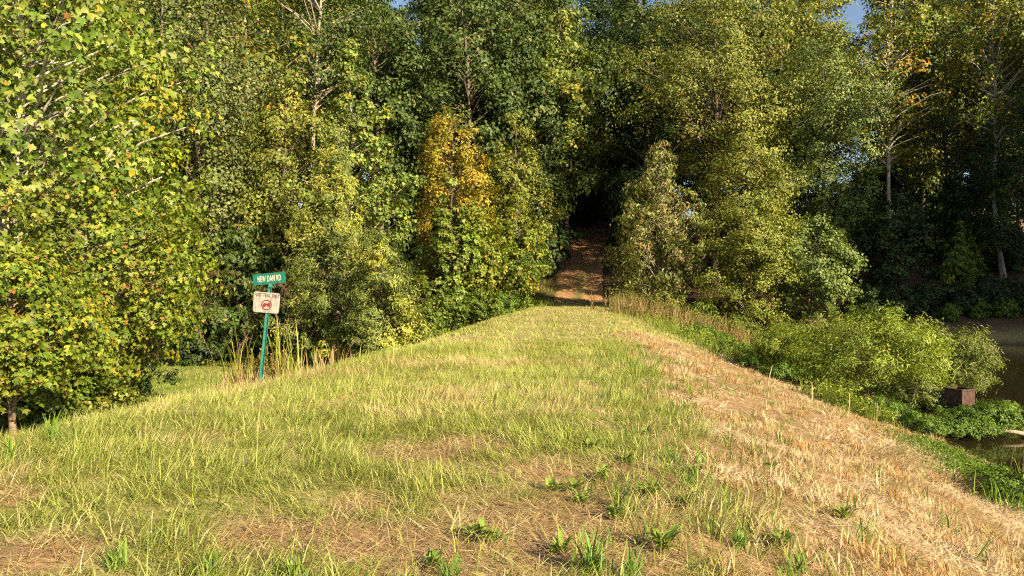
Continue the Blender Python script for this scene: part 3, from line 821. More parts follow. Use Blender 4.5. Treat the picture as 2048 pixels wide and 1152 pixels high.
# stubble on the pond-side slope: cut tufts plus lying straw
def tufts(mb, n, D0, D1, per, Lr, wr_, seg):
    x, y, D = sample(rng, n, D0, D1)
    st = stubble(x, y); z = height(x, y)
    keep = (rng.random(n) < st * (.10 + 1.0 * sstep(.40, .58, fbm(x * 1.5, y * 1.5, 91)))) & (z > WATER + .12)
    x, y = x[keep], y[keep]; n = len(x)
    tone = rng.integers(0, 4, n)
    X = np.repeat(x, per) + rng.normal(0, .06, n * per); Y = np.repeat(y, per) + rng.normal(0, .06, n * per)
    tn = np.repeat(tone, per); N = n * per
    A = mixcol(rng, N, [(.55, .42, .24), (.66, .54, .35), (.45, .31, .15)], [3, 2, 3])
    B = mixcol(rng, N, [(.42, .24, .07), (.50, .32, .12), (.33, .18, .06)], [3, 3, 2])
    G = mixcol(rng, N, [(.22, .22, .05), (.34, .28, .10), (.14, .18, .03)], [3, 3, 2])
    Cc = np.where((tn == 0)[:, None], B, np.where(((tn == 1) & (rng.random(N) < .6))[:, None], G, A))
    sz = np.repeat(rng.uniform(.5, 1.4, n), per)
    lean = np.repeat(rng.uniform(0, 6.28, n), per)
    az = lean + rng.normal(0, 1.1, N)
    blades(mb, rng, X, Y, height(X, Y) - .01, Lr * sz * rng.uniform(.5, 1.2, N), wr_ * rng.uniform(.6, 1.5, N), az, np.clip(rng.normal(.5, .28, N), 0, 1.1), Cc, seg)

def litter(mb, n, D0, D1, Lr, wr_):
    x, y, D = sample(rng, n, D0, D1)
    m = np.maximum(stubble(x, y), bare(x, y)); z = height(x, y)
    keep = (rng.random(n) < m) & (z > WATER + .05)
    x, y, z = x[keep], y[keep], z[keep]; n = len(x)
    C = mixcol(rng, n, STRAW, [3, 3, 1.2, 1.4, 2, 2])
    pale = (fbm(x * 1.3, y * 1.3, 95) > .56) & (x > breakR(y) - .2)
    C = np.where((pale & (rng.random(n) < .7))[:, None], mixcol(rng, n, [(.72, .60, .40), (.62, .49, .30)], [1, 1]), C)
    wr_ = np.where(pale, 1.7 * wr_, wr_)
    az = rng.uniform(0, 6.28, n)
    blades(mb, rng, x, y, z + rng.uniform(0, .03, n), Lr * rng.uniform(.4, 1.3, n), wr_ * rng.uniform(.5, 1.5, n), az, rng.uniform(.85, 1.05, n) * 1.25, C, 1)

g = MB()
tufts(g, 2300, 3.6, 10, 36, .145, .0095, 2)
tufts(g, 4200, 10, 26, 22, .14, .018, 1)
tag(link("stubble", g.mesh("stubble", M_GRASS)), "cut straw-coloured stubble tufts on the slope above the pond", "stubble", kind="stuff")
g = MB()
litter(g, 120000, 3.4, 10, .17, .0062)
litter(g, 110000, 10, 28, .2, .014)
tag(link("straw_litter", g.mesh("straw_litter", M_GRASS)), "loose dry straw lying on the bare soil and between the stubble", "straw", kind="stuff")

# green shoots through the stubble and along the crest edge
g = MB()
x, y, D = sample(rng, 8500, 3.6, 20)
e = x - breakR(y)
keep = rng.random(len(x)) < np.clip(np.exp(-((e + .1) / .75) ** 2) * .6 + .10 * (e > .4) * (fbm(x * .8, y * .8, 99) > .5), 0, 1)
keep &= height(x, y) > WATER + .1
x, y = x[keep], y[keep]
per = 12; n = len(x)
X = np.repeat(x, per) + rng.normal(0, .05, n * per); Y = np.repeat(y, per) + rng.normal(0, .05, n * per); N = len(X)
blades(g, rng, X, Y, height(X, Y) - .01, np.repeat(rng.uniform(.10, .30, n), per) * rng.uniform(.5, 1.2, N), rng.uniform(.006, .014, N), rng.uniform(0, 6.28, N),
       np.clip(rng.normal(.4, .22, N), 0, .95), mixcol(rng, N, [(.14, .22, .03), (.20, .27, .045), (.10, .17, .02), (.32, .30, .09)], [4, 3, 3, 2]), 2)
tag(link("green_shoots", g.mesh("green_shoots", M_GRASS)), "fresh green grass shoots along the edge between crest grass and stubble", "grass", kind="stuff")

# bright low plants on the near shore, rank weeds along the wood's edge and on the pond side
def rank(name, label, pts, per, hr, wd, cols, wts, seg=2, leaf=None, spread=.5, bendm=.25):
    mb = MB()
    for (X, D, h, cnt, rad) in pts:
        cx, cy = W(X, D)
        n = int(cnt)
        x = cx + rng.normal(0, rad, n); y = cy + rng.normal(0, rad, n)
        z = height(x, y); k = z > WATER - .02; x, y, z = x[k], y[k], z[k]; n = len(x)
        if n == 0: continue
        xx = np.repeat(x, per) + rng.normal(0, .04, n * per); yy = np.repeat(y, per) + rng.normal(0, .04, n * per); N = len(xx)
        hh = np.repeat(h * rng.uniform(.55, 1.15, n), per) * rng.uniform(.6, 1.1, N)
        blades(mb, rng, xx, yy, height(xx, yy), hh, wd * rng.uniform(.6, 1.4, N), rng.uniform(0, 6.28, N), np.clip(rng.normal(bendm, .15, N), .02, .9), mixcol(rng, N, cols, wts), seg)
        if leaf:
            q = np.repeat(np.arange(n), leaf[0]); m = len(q)
            P = np.stack([x[q] + rng.normal(0, .05, m), y[q] + rng.normal(0, .05, m), z[q] + h * rng.uniform(.1, .95, m)], 1)
            V_, F_, C_ = leaf_arrays(P, rng.normal(0, .5, (m, 3)) + [0, 0, .8], rng.normal(0, 1, (m, 3)), leaf[1] * rng.uniform(.6, 1.3, m), leaf[1] * .45, 'diamond', pick(rng, leaf[2], m))
            mb.add(V_, F_, C_)
    o = link(name, mb.mesh(name, M_GRASS))
    tag(o, label, "weeds", kind="stuff")

BROWN = [(.24, .15, .07), (.33, .23, .12), (.17, .10, .05), (.22, .20, .05)]
rank("brown_weeds", "tall dry brown weeds at the right side of the path mouth",
     [(1245 + 16 * i + rng.uniform(-8, 8), 44 - .55 * i + rng.uniform(-2, 2), 1.5, 26, .75) for i in range(17)], 5, 1, .03, BROWN, [3, 3, 2, 3], leaf=(7, .11, 'olive'), bendm=.12)
rank("green_weeds", "rank green weeds on the pond side of the crest before the willows",
     [(1300 + 22 * i, 37 - 1.2 * i + rng.uniform(-1, 1), .75, 34, .8) for i in range(11)] + [(1680, 18.0, .55, 55, .32), (1720, 17.6, .5, 60, .3), (1640, 18.8, .5, 40, .3), (1760, 17.2, .35, 40, .3)], 5, 1, .016,
     [(.16, .22, .03), (.22, .27, .045), (.11, .16, .022), (.30, .27, .08)], [4, 3, 3, 1], leaf=(5, .10, 'willow'))
rank("edge_weeds", "low weeds along the left edge of the crest below the trees",
     [(640 + 24 * i, 25 + 1.55 * i, .5, 34, .7) for i in range(19)], 5, 1, .016, [(.15, .19, .03), (.22, .22, .04), (.10, .14, .02), (.33, .26, .10)], [4, 3, 3, 1.3], leaf=(5, .10, 'bush'))
rank("shore_greens", "bright green low plants on the near shore of the pond",
     [(1855 + 14 * i, 14.6 - .33 * i, .16, 70, .38) for i in range(13)] + [(1990, 9.9, .3, 40, .25), (2040, 9.2, .4, 60, .3)], 4, 1, .012, [(.13, .22, .025), (.19, .28, .04), (.09, .16, .02)], [3, 3, 2], leaf=(6, .05, 'weed'))
rank("path_grass", "thin grass on the banks of the dirt path",
     [(1082 + rng.uniform(-14, 14) + 1.2 * (D - 57), D, .42, 75, .9) for D in np.arange(56, 72, 1.2)] + [(1170, D, .2, 14, .35) for D in np.arange(58, 70, 1.5)] + [(1240, D, .5, 40, .6) for D in np.arange(57, 68, 1.5)], 5, 1, .02,
     [(.14, .19, .03), (.19, .21, .04), (.28, .22, .08)], [3, 3, 1], seg=1)

exec_after = None
# ------------------------------------------------------------------ street sign
def mat_plain(name, c, rough=.5, metal=0., noise=None, nscale=20, stretch=(1, 1, 1), c2=None):
    m = bpy.data.materials.new(name); m.use_nodes = True; nt = m.node_tree
    p = nt.nodes["Principled BSDF"]
    p.inputs["Base Color"].default_value = (*c, 1); p.inputs["Roughness"].default_value = rough; p.inputs["Metallic"].default_value = metal
    if c2 is not None:
        tc = nd(nt, "ShaderNodeTexCoord"); mp = nd(nt, "ShaderNodeMapping"); mp.inputs["Scale"].default_value = stretch
        no = nd(nt, "ShaderNodeTexNoise"); no.inputs["Scale"].default_value = nscale; no.inputs["Detail"].default_value = 5; no.inputs["Roughness"].default_value = .7
        rp = nd(nt, "ShaderNodeValToRGB"); rp.color_ramp.elements[0].position = .42; rp.color_ramp.elements[1].position = noise or .68
        rp.color_ramp.elements[0].color = (*c, 1); rp.color_ramp.elements[1].color = (*c2, 1)
        nt.links.new(tc.outputs["Object"], mp.inputs["Vector"]); nt.links.new(mp.outputs[0], no.inputs["Vector"])
        nt.links.new(no.outputs["Fac"], rp.inputs[0]); nt.links.new(rp.outputs[0], p.inputs["Base Color"])
    return m

M_SGREEN = mat_plain("sign_green", (.006, .12, .09), .45, c2=(.03, .16, .11), nscale=14, stretch=(1, 1, .25), noise=.8)
M_POST = mat_plain("post_green", (.016, .15, .12), .5, c2=(.05, .2, .16), nscale=18)
M_SWHITE = mat_plain("sign_white", (.33, .30, .265), .6, c2=(.17, .14, .105), nscale=22, stretch=(1, 1, .25), noise=.66)
M_LET = mat_plain("cream_letter", (.6, .55, .46), .5, c2=(.45, .38, .29), nscale=30)
M_BLACK = mat_plain("black_letter", (.02, .02, .03), .6)
M_RED = mat_plain("red_print", (.13, .005, .012), .55, c2=(.2, .03, .03), nscale=40, noise=.9)
M_RUST = mat_plain("rusty_steel", (.045, .026, .018), .8, .3, c2=(.13, .06, .04), nscale=9)
M_WOODG = mat_rough("weathered_wood", 8, .6, .85, .35, (4, 1, 1))
M_STEEL = mat_plain("bolt_steel", (.4, .38, .34), .4, .8)

def prism(outline, y0, y1):
    """extrude an outline given in (x, z) from y0 (front) to y1 (back)"""
    n = len(outline)
    V = [(a, y0, b) for a, b in outline] + [(a, y1, b) for a, b in outline]
    F = [tuple(range(n)), tuple(range(2 * n - 1, n - 1, -1))] + [(i, i + n, (i + 1) % n + n, (i + 1) % n) for i in range(n)]
    return V, F

def poly_mesh(name, V, F, mat):
    me = bpy.data.meshes.new(name); me.from_pydata([tuple(v) for v in V], [], [tuple(f) for f in F]); me.materials.append(mat); me.update()
    return me

def rrect(w, h, r, k=5):
    P = []
    for cx, cz, a in ((w / 2 - r, h / 2 - r, 0), (-w / 2 + r, h / 2 - r, 90), (-w / 2 + r, -h / 2 + r, 180), (w / 2 - r, -h / 2 + r, 270)):
        for i in range(k + 1):
            t = math.radians(a + 90 * i / k); P.append((cx + r * math.cos(t), cz + r * math.sin(t)))
    return P

def text_mesh(s, size, mat, bold=.012, xs=.7):
    cu = bpy.data.curves.new("lettering", 'FONT'); cu.body = s; cu.size = size; cu.align_x = 'CENTER'; cu.align_y = 'CENTER'
    cu.offset = bold * size; cu.space_character = 1.12; cu.extrude = .001; cu.resolution_u = 2
    o = bpy.data.objects.new("lettering", cu); col.objects.link(o)
    dg = bpy.context.evaluated_depsgraph_get()
    me = bpy.data.meshes.new_from_object(o.evaluated_get(dg))
    bpy.data.objects.remove(o)
    V = np.array([v.co for v in me.vertices])
    xc = (V[:, 0].max() + V[:, 0].min()) / 2; yc = (V[:, 1].max() + V[:, 1].min()) / 2
    for v in me.vertices: v.co = ((v.co.x - xc) * xs, -v.co.z, v.co.y - yc)
    me.materials.clear(); me.materials.append(mat)
    return me

SD = 12.6
PXM = SD / FPX                                       # metres per photo pixel at the sign
sx, sy = W(518, SD); sz0 = hz(sx, sy)
zb = EYE + (PYC - 772) * PXM
FACE = YAW                                          # sign faces the photographer's side of the crest
sign = thing("street_sign", "leaning green NEW DAM RD street sign with FOOT TRAIL ONLY panel on a green post", "sign", (sx, sy, sz0), FACE)
LEAN = math.atan2(24, 210)
top_px, base_px = 560, 772
def sl(X, Y):                                       # photo pixel to the sign's own x, z
    return ((X - 518) * PXM, EYE + (PYC - Y) * PXM - sz0)
# post: a U-channel leaning right
b0 = np.array(sl(518, 790)); t0 = np.array(sl(541.5, 562))
ch = [(-.032, -.008), (-.026, -.008), (-.020, .022), (.020, .022), (.026, -.008), (.032, -.008), (.032, -.003), (.029, -.003), (.023, .028), (-.023, .028), (-.029, -.003), (-.032, -.003)]
n = len(ch)
V = [(b0[0] + a, b, b0[1] - .35) for a, b in ch] + [(t0[0] + a, b, t0[1]) for a, b in ch]
sh = (t0[0] - b0[0]) / (t0[1] - b0[1]) * -.35
V = [(v[0] + (sh if i < n else 0), v[1], v[2]) for i, v in enumerate(V)]
F = [(i, (i + 1) % n, (i + 1) % n + n, i + n) for i in range(n)]
link("post", poly_mesh("post", V, F, M_POST), sign)
# street-name blade
c = np.array(sl(538.5, 557.2)); w = 69.5 * PXM; h = 22 * PXM
blade = link("name_blade", poly_mesh("name_blade", *prism(rrect(w, h, .012, 3), -.006, .006), M_SGREEN), sign, (c[0], 0, c[1]))
blade.rotation_euler = (0, math.radians(-5.0), math.radians(-9))
o = link("lettering", text_mesh("NEW DAM RD", .165, M_LET, .006, .58), blade, (.004, -.0075, .002))
me = o.data; V = np.array([v.co for v in me.vertices]); s = 50 * PXM / np.ptp(V[:, 0])
for v in me.vertices: v.co.x *= s; v.co.z *= 12 * PXM / np.ptp(V[:, 2])
cap = poly_mesh("clamp", *prism([(-.03, -.05), (.03, -.05), (.03, .012), (-.03, .012)], -.012, .03), M_POST)
o = link("clamp", cap, sign, (t0[0] - .002, .0, c[1] - h / 2 - .005))
# lower panel
c2 = np.array(sl(533.5, 605)); w2 = 51 * PXM; h2 = 41 * PXM
out = [(a + b * math.tan(math.radians(8)), b) for a, b in rrect(w2, h2, .035, 5)]
out = rrect(w2, h2, .035, 5)
panel = link("trail_panel", poly_mesh("trail_panel", *prism(out, -.004, 0), M_SWHITE), sign, (c2[0], -.014, c2[1]))
panel.rotation_euler = (math.radians(4), math.radians(5.2), math.radians(6))
for tx, word, xc, wpx in ((0, "FOOT", -17, 13.5), (0, "TRAIL", 0, 15), (0, "ONLY", 17.3, 14.5)):
    me = text_mesh(word, .07, M_BLACK, .014, .6)
    V = np.array([v.co for v in me.vertices]); s = wpx * PXM / np.ptp(V[:, 0]); s2 = 7.2 * PXM / np.ptp(V[:, 2])
    for v in me.vertices: v.co.x *= s; v.co.z *= s2
    link("lettering", me, panel, (xc * PXM, -.0055, h2 / 2 - 6.0 * PXM))
# prohibition ring, slash and the red vehicle silhouette
ro, ri = 10.4 * PXM, 8.3 * PXM; k = 40
V = []; F = []
for i in range(k):
    a = 2 * math.pi * i / k
    V += [(ro * math.cos(a), 0, ro * math.sin(a)), (ri * math.cos(a), 0, ri * math.sin(a))]
    j = (i + 1) % k; F.append((2 * i, 2 * i + 1, 2 * j + 1, 2 * j))
link("prohibition_ring", poly_mesh("prohibition_ring", V, F, M_RED), panel, (.4 * PXM, -.0058, -5.0 * PXM))
a = math.radians(38); u = np.array([math.cos(a), math.sin(a)]); v_ = np.array([-u[1], u[0]]) * .55 * PXM
pts = [-u * ri - v_, u * ri - v_, u * ri + v_, -u * ri + v_]
link("slash", poly_mesh("slash", [(p[0], 0, p[1]) for p in pts], [(0, 1, 2, 3)], M_RED), panel, (.4 * PXM, -.0066, -5.0 * PXM))
sil = [(-7, -2.6), (-6.6, .4), (-5.4, 1.6), (-4.6, 3.4), (-3.2, 2.6), (-2.0, 3.2), (-.6, 2.0), (1.2, 2.2), (2.6, 3.6), (4.2, 3.9), (5.0, 2.6), (6.4, 1.8), (6.8, -.2), (6.2, -3.0), (4.4, -3.8), (2.6, -3.0), (1.4, -1.4), (-1.0, -1.5), (-2.2, -3.2), (-4.0, -4.2), (-6.0, -3.8)]
link("vehicle_pictogram", poly_mesh("vehicle_pictogram", [(x * 1.08 * PXM, 0, y * 1.1 * PXM) for x, y in sil], [tuple(range(len(sil)))], M_RED), panel, (.4 * PXM, -.0062, -4.6 * PXM))
for zz in (14, -17.5):
    k = 10
    V, F = prism([(.009 * math.cos(6.283 * i / k), .009 * math.sin(6.283 * i / k)) for i in range(k)], -.008, -.003)
    link("bolt", poly_mesh("bolt", V, F, M_STEEL), panel, (.5 * PXM, 0, zz * PXM))

# ------------------------------------------------------------------ plants round the sign
def tall_grass(label, X, D, n, h, cols, wts, rad=.16, heads=0):
    x, y = W(X, D); z = hz(x, y)
    t = thing("tall_grass_clump", label, "grass clump", (x, y, z - .02), 0, "tall grass clumps round the sign post")
    mb = MB(); r = np.random.default_rng(int(X * 7 + D))
    for i in range(n):
        az = r.uniform(0, 6.28); hh = h * r.uniform(.45, 1.1); q = np.linspace(0, 1, 7)
        lean = r.uniform(.02, .32); tip = r.uniform(.05, .5)
        P = np.stack([r.normal(0, rad) + np.cos(az) * hh * (lean * q + tip * q ** 4 * .4), r.normal(0, rad) + np.sin(az) * hh * (lean * q + tip * q ** 4 * .4), hh * (q - tip * .45 * q ** 5)], 1)
        wv = np.array([-math.sin(az), math.cos(az), 0]) * .5 * r.uniform(.008, .017)
        wv = wv + np.array([r.normal(0, .003), r.normal(0, .003), 0])
        tw = (1 - q ** 2.5)[:, None]
        V = np.stack([P - wv * tw, P + wv * tw], 1).reshape(-1, 3)
        F = []
        for j in range(6): F += [(2 * j, 2 * j + 1, 2 * j + 3), (2 * j, 2 * j + 3, 2 * j + 2)]
        if n < 50:
            mb = MB(); mb.add(V, F, mixcol(r, 1, cols, wts)); link("blade", mb.mesh("tall_grass_blade", M_GRASS), t)
        else:
            mb.add(V, F, mixcol(r, 1, cols, wts))
    if n >= 50: tag(link("blades", mb.mesh("tall_grass_blades", M_GRASS), t), kind="stuff")
    if heads:
        mb = MB()
        for i in range(heads):
            az = r.uniform(0, 6.28); p0 = np.array([r.normal(0, .14), r.normal(0, .14), 0]); hh = h * r.uniform(.8, 1.12)
            top = p0 + np.array([math.cos(az) * .25 * hh, math.sin(az) * .25 * hh, hh])
            q = np.linspace(0, 1, 6)[:, None]; P = p0 * (1 - q) + top * q + np.array([math.cos(az), math.sin(az), -.3]) * .16 * q ** 4
            mb.tube(P, np.linspace(.004, .002, 6), (.32, .22, .12), 4)
            m = 40; s = r.uniform(.72, 1, m)
            PP = p0 * (1 - s[:, None]) + top * s[:, None] + np.array([math.cos(az), math.sin(az), -.3]) * .16 * s[:, None] ** 4 + r.normal(0, .014, (m, 3))
            V, F, C = leaf_arrays(PP, r.normal(0, 1, (m, 3)), r.normal(0, .5, (m, 3)) + [0, 0, .6], .035, .008, 'diamond', mixcol(r, m, [(.22, .12, .10), (.33, .2, .12)], [1, 1]))
            mb.add(V, F, C)
        link("seed_heads", mb.mesh("seed_heads", M_GRASS), t)
    return t

GC = [(.26, .30, .04), (.34, .36, .06), (.18, .22, .03), (.42, .33, .14)]
DC = [(.36, .24, .11), (.46, .33, .17), (.24, .15, .07), (.26, .26, .05)]
tall_grass("tall green grass clump with dark seed heads left of the sign post", 478, 13.2, 42, 1.25, GC, [4, 3, 3, 1.5], .13, 7)
tall_grass("tall bright grass clump with looped tips right of the sign post", 573, 13.6, 44, 1.35, GC, [4, 4, 2, 1.5], .12, 3)
tall_grass("dry brown grass clump at the foot of the left tall grass", 477, 12.9, 95, .62, DC, [3, 3, 3, 1], .19)
tall_grass("dry mixed grass behind the foot of the sign post", 540, 13.4, 70, .55, DC, [3, 2, 2, 3], .22)
tall_grass("sparse dry grass right of the bright tall clump", 620, 14.4, 60, .55, DC, [3, 3, 2, 3], .35)
tall_grass("thin single stems of dry grass well right of the sign", 680, 15.5, 40, .65, DC, [3, 3, 2, 3], .40, 2)

def goldenrod(label, X, D, h, ns, colr=((.24, .25, .04), (.32, .29, .05), (.17, .19, .03))):
    x, y = W(X, D); z = hz(x, y)
    t = thing("goldenrod_plant", label, "plant", (x, y, z - .02), 0, "leafy goldenrod stems round the sign post")
    r = np.random.default_rng(int(X * 3)); st = MB(); lf = MB()
    for i in range(ns):
        az = r.uniform(0, 6.28); hh = h * r.uniform(.7, 1.1); p0 = np.array([r.normal(0, .09), r.normal(0, .09), 0])
        top = p0 + np.array([math.cos(az) * .18 * hh, math.sin(az) * .18 * hh, hh]); q = np.linspace(0, 1, 4)[:, None]
        st.tube(p0 * (1 - q) + top * q, np.linspace(.006, .003, 4), (.22, .17, .07), 4)
        m = 46; s = r.uniform(.2, 1, m); ang = r.uniform(0, 6.28, m)
        P = p0 * (1 - s[:, None]) + top * s[:, None]
        A = np.stack([np.cos(ang), np.sin(ang), 0 * ang + .9], 1)
        V, F, C = leaf_arrays(P, r.normal(0, .3, (m, 3)) + np.stack([-np.cos(ang), -np.sin(ang), 0 * ang + .8], 1), A, .10 * (1.15 - .6 * s), .02, 'diamond', mixcol(r, m, colr, [3, 2, 2]))
        lf.add(V, F, C)
    link("stem", st.mesh("goldenrod_stems", M_BARK), t); link("foliage", lf.mesh("goldenrod_foliage", M_GRASS), t)
goldenrod("yellow-green leafy goldenrod just left of the sign post", 497, 13.3, .78, 6)
goldenrod("yellow-green leafy goldenrod just right of the sign post", 533, 13.5, .72, 7)
goldenrod("low brownish goldenrod between post and bright tall clump", 552, 13.3, .5, 5, ((.26, .2, .06), (.22, .22, .04), (.3, .2, .1)))

# ------------------------------------------------------------------ weeds in the foreground, each a plant
def weed_plant(label, X, Y, size, n, r_):
    x, y = GP(X, Y); z = hz(x, y)
    # solve for the slope right of the crest
    for _ in range(12):
        D = (EYE - z) * FPX / (Y - PYC); x, y = W(X, D); z = hz(x, y)
    t = thing("broadleaf_weed", label, "weed", (x, y, z), 0, "broad-leaved weeds in the foreground soil")
    mb = MB(); q = np.linspace(0, 1, 5)
    for i in range(n):
        az = 6.283 * i / n * 2.4 + r_.normal(0, .3); L = 1.08 * size * r_.uniform(.55, 1.1); rise = r_.uniform(.5, 1.7)
        P = np.stack([np.cos(az) * L * q * .8 + r_.normal(0, .02), np.sin(az) * L * q * .8 + r_.normal(0, .02), L * (rise * q - .55 * rise * q ** 2.2) + r_.uniform(0, .35) * size], 1)
        wv = np.array([-math.sin(az), math.cos(az), 0]) * L * r_.uniform(.10, .17)
        prof_ = np.array([.15, .8, 1.0, .65, .0])[:, None]
        up = np.array([0, 0, 1]) * L * .05 * prof_
        V = np.stack([P - wv * prof_ + up, P, P + wv * prof_ + up], 1).reshape(-1, 3)
        F = []
        for j in range(4):
            a = 3 * j
            F += [(a, a + 1, a + 4), (a, a + 4, a + 3), (a + 1, a + 2, a + 5), (a + 1, a + 5, a + 4)]
        mb = MB(); mb.add(V, F, mixcol(r_, 1, [(.17, .24, .04), (.22, .28, .05), (.27, .29, .06), (.12, .18, .026)], [3, 3, 1.4, 2]))
        link("leaf", mb.mesh("weed_leaf", M_GRASS), t)
    st = MB(); st.tube(np.array([(0, 0, -.02), (0, 0, .1 * size), (0.01, 0, .4 * size)]), np.array([.006, .005, .003]), (.2, .2, .06), 5)
    link("stem", st.mesh("weed_stem", M_BARK), t)

r_ = np.random.default_rng(21)
weeds = [(1180, 905, .13, 14, "leafy weed cluster in the middle of the bare soil, upper one"), (1145, 985, .12, 13, "broad-leaved weed left of the tall green blades on the bare soil"),
 (1205, 965, .12, 12, "broad-leaved weed between the bare patches right of centre"), (1105, 985, .10, 10, "small broad-leaved weed at the left rim of the bare soil"),
 (1165, 1010, .10, 10, "small weed on the bare soil below the upper leafy cluster"), (1255, 930, .12, 12, "leafy weed beside the upright green blades, right of the bare soil"),
 (1300, 1000, .13, 12, "leafy weed at the right rim of the bare soil"), (1370, 1020, .13, 12, "leafy weed at the foot of the green shoots on the crest edge"),
 (950, 1080, .11, 12, "yellowish weed in the soil patch at bottom centre"), (985, 1090, .10, 11, "weed right beside the yellowish one at bottom centre"),
 (1120, 1110, .11, 11, "weed left of the big grass clump at the bottom edge"), (1330, 1110, .15, 12, "long-leaved weed right of the big bottom grass clump"),
 (1290, 870, .10, 10, "small weed at the upper edge of the crest soil"), (1390, 955, .11, 11, "weed among the green shoots near the straw tufts"),
 (1540, 940, .10, 10, "green weed alone in the pale straw slope"), (1690, 1040, .12, 11, "green weed low on the straw slope near the bottom right"),
 (1560, 1100, .13, 12, "green weed at the bottom edge on the straw slope"), (870, 1140, .10, 12, "weed at the bottom edge left of centre"), (1230, 1040, .10, 10, "weed in the shaded litter above the big grass clump")]
for (X, Y, s, n, lab) in weeds: weed_plant(lab, X, Y, s, n + 12, r_)

def blade_clump(label, X, Y, h, n, wd):
    x, y = GP(X, Y); z = hz(x, y)
    for _ in range(12):
        D = (EYE - z) * FPX / (Y - PYC); x, y = W(X, D); z = hz(x, y)
    t = thing("grass_clump", label, "grass clump", (x, y, z), 0, "upright green grass clumps in the foreground")
    mb = MB(); r = np.random.default_rng(int(X + Y)); q = np.linspace(0, 1, 6)
    for i in range(n):
        az = r.uniform(0, 6.28); hh = h * r.uniform(.4, 1.1); ln = r.uniform(.08, .75)
        P = np.stack([r.normal(0, .03) + np.cos(az) * hh * ln * q ** 1.4, r.normal(0, .03) + np.sin(az) * hh * ln * q ** 1.4, hh * (q * (1 - .25 * ln) - .35 * ln * q ** 3)], 1)
        wv = np.array([-math.sin(az), math.cos(az), 0]) * .5 * wd * r.uniform(.6, 1.2) + np.array([r.normal(0, .002), r.normal(0, .002), 0])
        tw = np.array([.7, 1, 1, .85, .5, .0])[:, None]
        V = np.stack([P - wv * tw, P + wv * tw], 1).reshape(-1, 3); F = []
        for j in range(5): F += [(2 * j, 2 * j + 1, 2 * j + 3), (2 * j, 2 * j + 3, 2 * j + 2)]
        mb = MB(); mb.add(V, F, mixcol(r, 1, [(.13, .23, .035), (.19, .29, .055), (.24, .30, .06), (.09, .17, .02)], [3, 3, 1, 2]))
        link("blade", mb.mesh("clump_blade", M_GRASS), t)
clumps = [(1185, 1150, .30, 46, .016, "biggest wide-bladed grass clump at the bottom edge, right of centre"), (1240, 1020, .26, 22, .012, "upright grass clump on the bare soil behind the biggest one"),
 (1270, 1160, .26, 26, .013, "wide-bladed grass leaning right at the bottom edge"), (900, 1165, .2, 26, .012, "green grass clump cut by the bottom edge left of the biggest one"),
 (1375, 985, .26, 34, .009, "tall thin green clump on the crest edge beside the straw"), (1450, 1030, .26, 36, .009, "tall green clump lower on the crest edge"),
 (1480, 1100, .24, 40, .009, "dense green clump on the crest edge near the bottom"), (1600, 1150, .22, 34, .009, "green clump cut by the bottom edge on the straw side"),
 (1730, 1090, .24, 18, .010, "sparse green clump on the lower straw slope"), (1260, 880, .2, 26, .008, "small upright clump at the head of the bare soil"),
 (1340, 925, .22, 30, .008, "upright clump between bare soil and pale straw"), (230, 1140, .2, 44, .010, "dense green grass clump near the bottom left corner"),
 (420, 1150, .2, 44, .010, "dense green clump at the bottom edge left of the bare patch"), (590, 1160, .18, 34, .010, "green clump under the left bare patch"),
 (105, 885, .42, 26, .012, "tall blue-green blades in front of the thin left trunk"), (150, 905, .38, 22, .012, "tall blue-green blades right of the thin left trunk"), (20, 925, .40, 26, .012, "tall blue-green blades at the left picture edge")]
for (X, Y, h, n, wd, lab) in clumps: blade_clump(lab, X, Y, h, n, wd)

tall_grass("tall thin weeds at the right picture edge over the near water", 2042, 10.4, 24, .95, [(.22, .24, .05), (.30, .24, .08), (.15, .19, .03)], [3, 2, 2], .16)
# ------------------------------------------------------------------ small things by the pond
# rusty drain riser box
bx, by = W(1920, 18.9)
zt = EYE + (PYC - 776) / FPX * 18.9
riser = thing("drain_riser", "rusty square steel drain box standing among the plants by the water", "drain box", (bx, by, WATER), math.radians(28))
w = .24; zt -= WATER
def boxm(name, x0, x1, y0, y1, z0, z1, m):
    V = [(x, y, z) for x in (x0, x1) for y in (y0, y1) for z in (z0, z1)]
    F = [(0, 1, 3, 2), (4, 6, 7, 5), (0, 4, 5, 1), (2, 3, 7, 6), (0, 2, 6, 4), (1, 5, 7, 3)]
    return poly_mesh(name, V, F, m)
t_ = .015
for (x0, x1, y0, y1) in ((-w, w, -w, -w + t_), (-w, w, w - t_, w), (-w, -w + t_, -w + t_ + .001, w - t_ - .001), (w - t_, w, -w + t_ + .001, w - t_ - .001)):
    link("side_plate", boxm("side_plate", x0, x1, y0, y1, -.6, zt - .05, M_RUST), riser)
e_ = .02
for (x0, x1, y0, y1) in ((-w - e_, w + e_, -w - e_, -w + .03), (-w - e_, w + e_, w - .03, w + e_), (-w - e_, -w + .03, -w + .031, w - .031), (w - .03, w + e_, -w + .031, w - .031)):
    link("rim", boxm("rim", x0, x1, y0, y1, zt - .049, zt, M_RUST), riser)

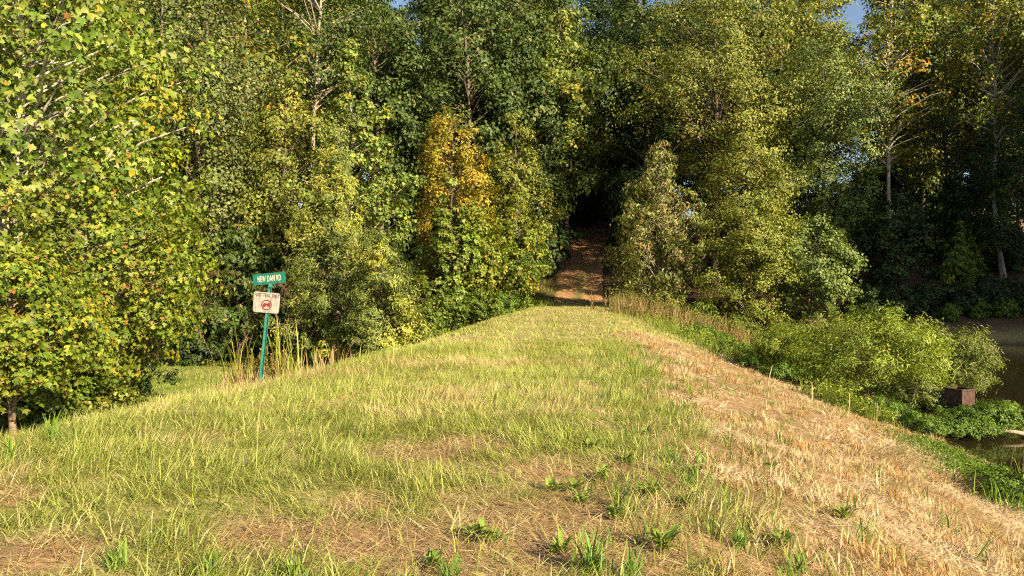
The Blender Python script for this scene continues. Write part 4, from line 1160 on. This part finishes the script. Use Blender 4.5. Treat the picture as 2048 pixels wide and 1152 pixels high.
def stick(name, label, cat, X, Y, D, pts, rad, c, grp=None):
    x, y = W(X, D); z = hz(x, y)
    mb = MB(); mb.tube(np.array(pts, float), np.array(rad, float), c, 6)
    o = link(name, mb.mesh(name, M_WOODG, True), None, (x, y, z)); tag(o, label, cat, grp)
    return o
stick("dead_stalk", "thin pale dead stalk standing at the top of the straw slope left of the willows", "stalk", 1535, 795, 17.8, [(0, 0, -.05), (.05, 0, .25), (.12, .02, .5)], [.011, .010, .006], (.5, .38, .22))
stick("dead_stalk", "short pale dead stalk at the foot of the big willow", "stalk", 1624, 815, 17.4, [(0, 0, -.05), (.01, 0, .2), (.005, .02, .42)], [.012, .011, .008], (.46, .38, .18))
stick("dead_stalk", "dry stalk beside the bright weeds under the big willow", "stalk", 1697, 830, 16.8, [(0, 0, -.05), (.02, 0, .2), (.04, .02, .45)], [.01, .009, .006], (.48, .36, .2))
lx, ly = W(2046, 16.8)
mb = MB(); mb.tube(np.array([(-.45, .1, .16), (-.1, .0, .12), (.4, -.05, .03), (1.0, -.1, -.05)]), np.array([.03, .05, .06, .055]), (.42, .32, .22), 8)
tag(link("driftwood_log", mb.mesh("driftwood_log", M_WOODG, True), None, (lx, ly, WATER + .02)), "pale driftwood log end at the right edge beside the spit", "log")
# raked bundle of long cut grass on the slope
def bundle(label, X, Y, n, L, cols, wts, az0):
    D = 11.0; z = -1
    for _ in range(20):
        x, y = W(X, D); z = hz(x, y); D = .5 * D + .5 * (EYE - z) * FPX / (Y - PYC)
    x, y = W(X, D); r = np.random.default_rng(int(X))
    mb = MB(); az = az0 + r.normal(0, .35, n); px = r.normal(0, .18, n); py = r.normal(0, .10, n)
    zz = height(x + px, y + py) - hz(x, y) + r.uniform(.0, .12, n) * np.exp(-(py / .12) ** 2)
    blades(mb, r, px, py, zz, L * r.uniform(.4, 1.2, n), r.uniform(.006, .012, n), az, r.uniform(.75, 1.1, n), mixcol(r, n, cols, wts), 2)
    tag(link("cut_grass_bundle", mb.mesh("cut_grass_bundle", M_GRASS), None, (x, y, hz(x, y))), label, "cut grass", "bundles of cut grass")
bundle("long cut grass bundle lying across the straw slope", 1770, 925, 130, .75, [(.42, .34, .14), (.30, .30, .08), (.5, .4, .2)], [3, 2, 2], math.radians(-35))
bundle("pile of dark dry grass near the hollow at the slope's foot", 1930, 985, 120, .45, [(.22, .15, .08), (.14, .09, .05), (.34, .25, .14)], [3, 3, 1], math.radians(-10))
bundle("bleached pale grass clump at the head of the straw slope", 1205, 862, 90, .22, [(.66, .54, .36), (.58, .46, .27)], [1, 1], math.radians(200))
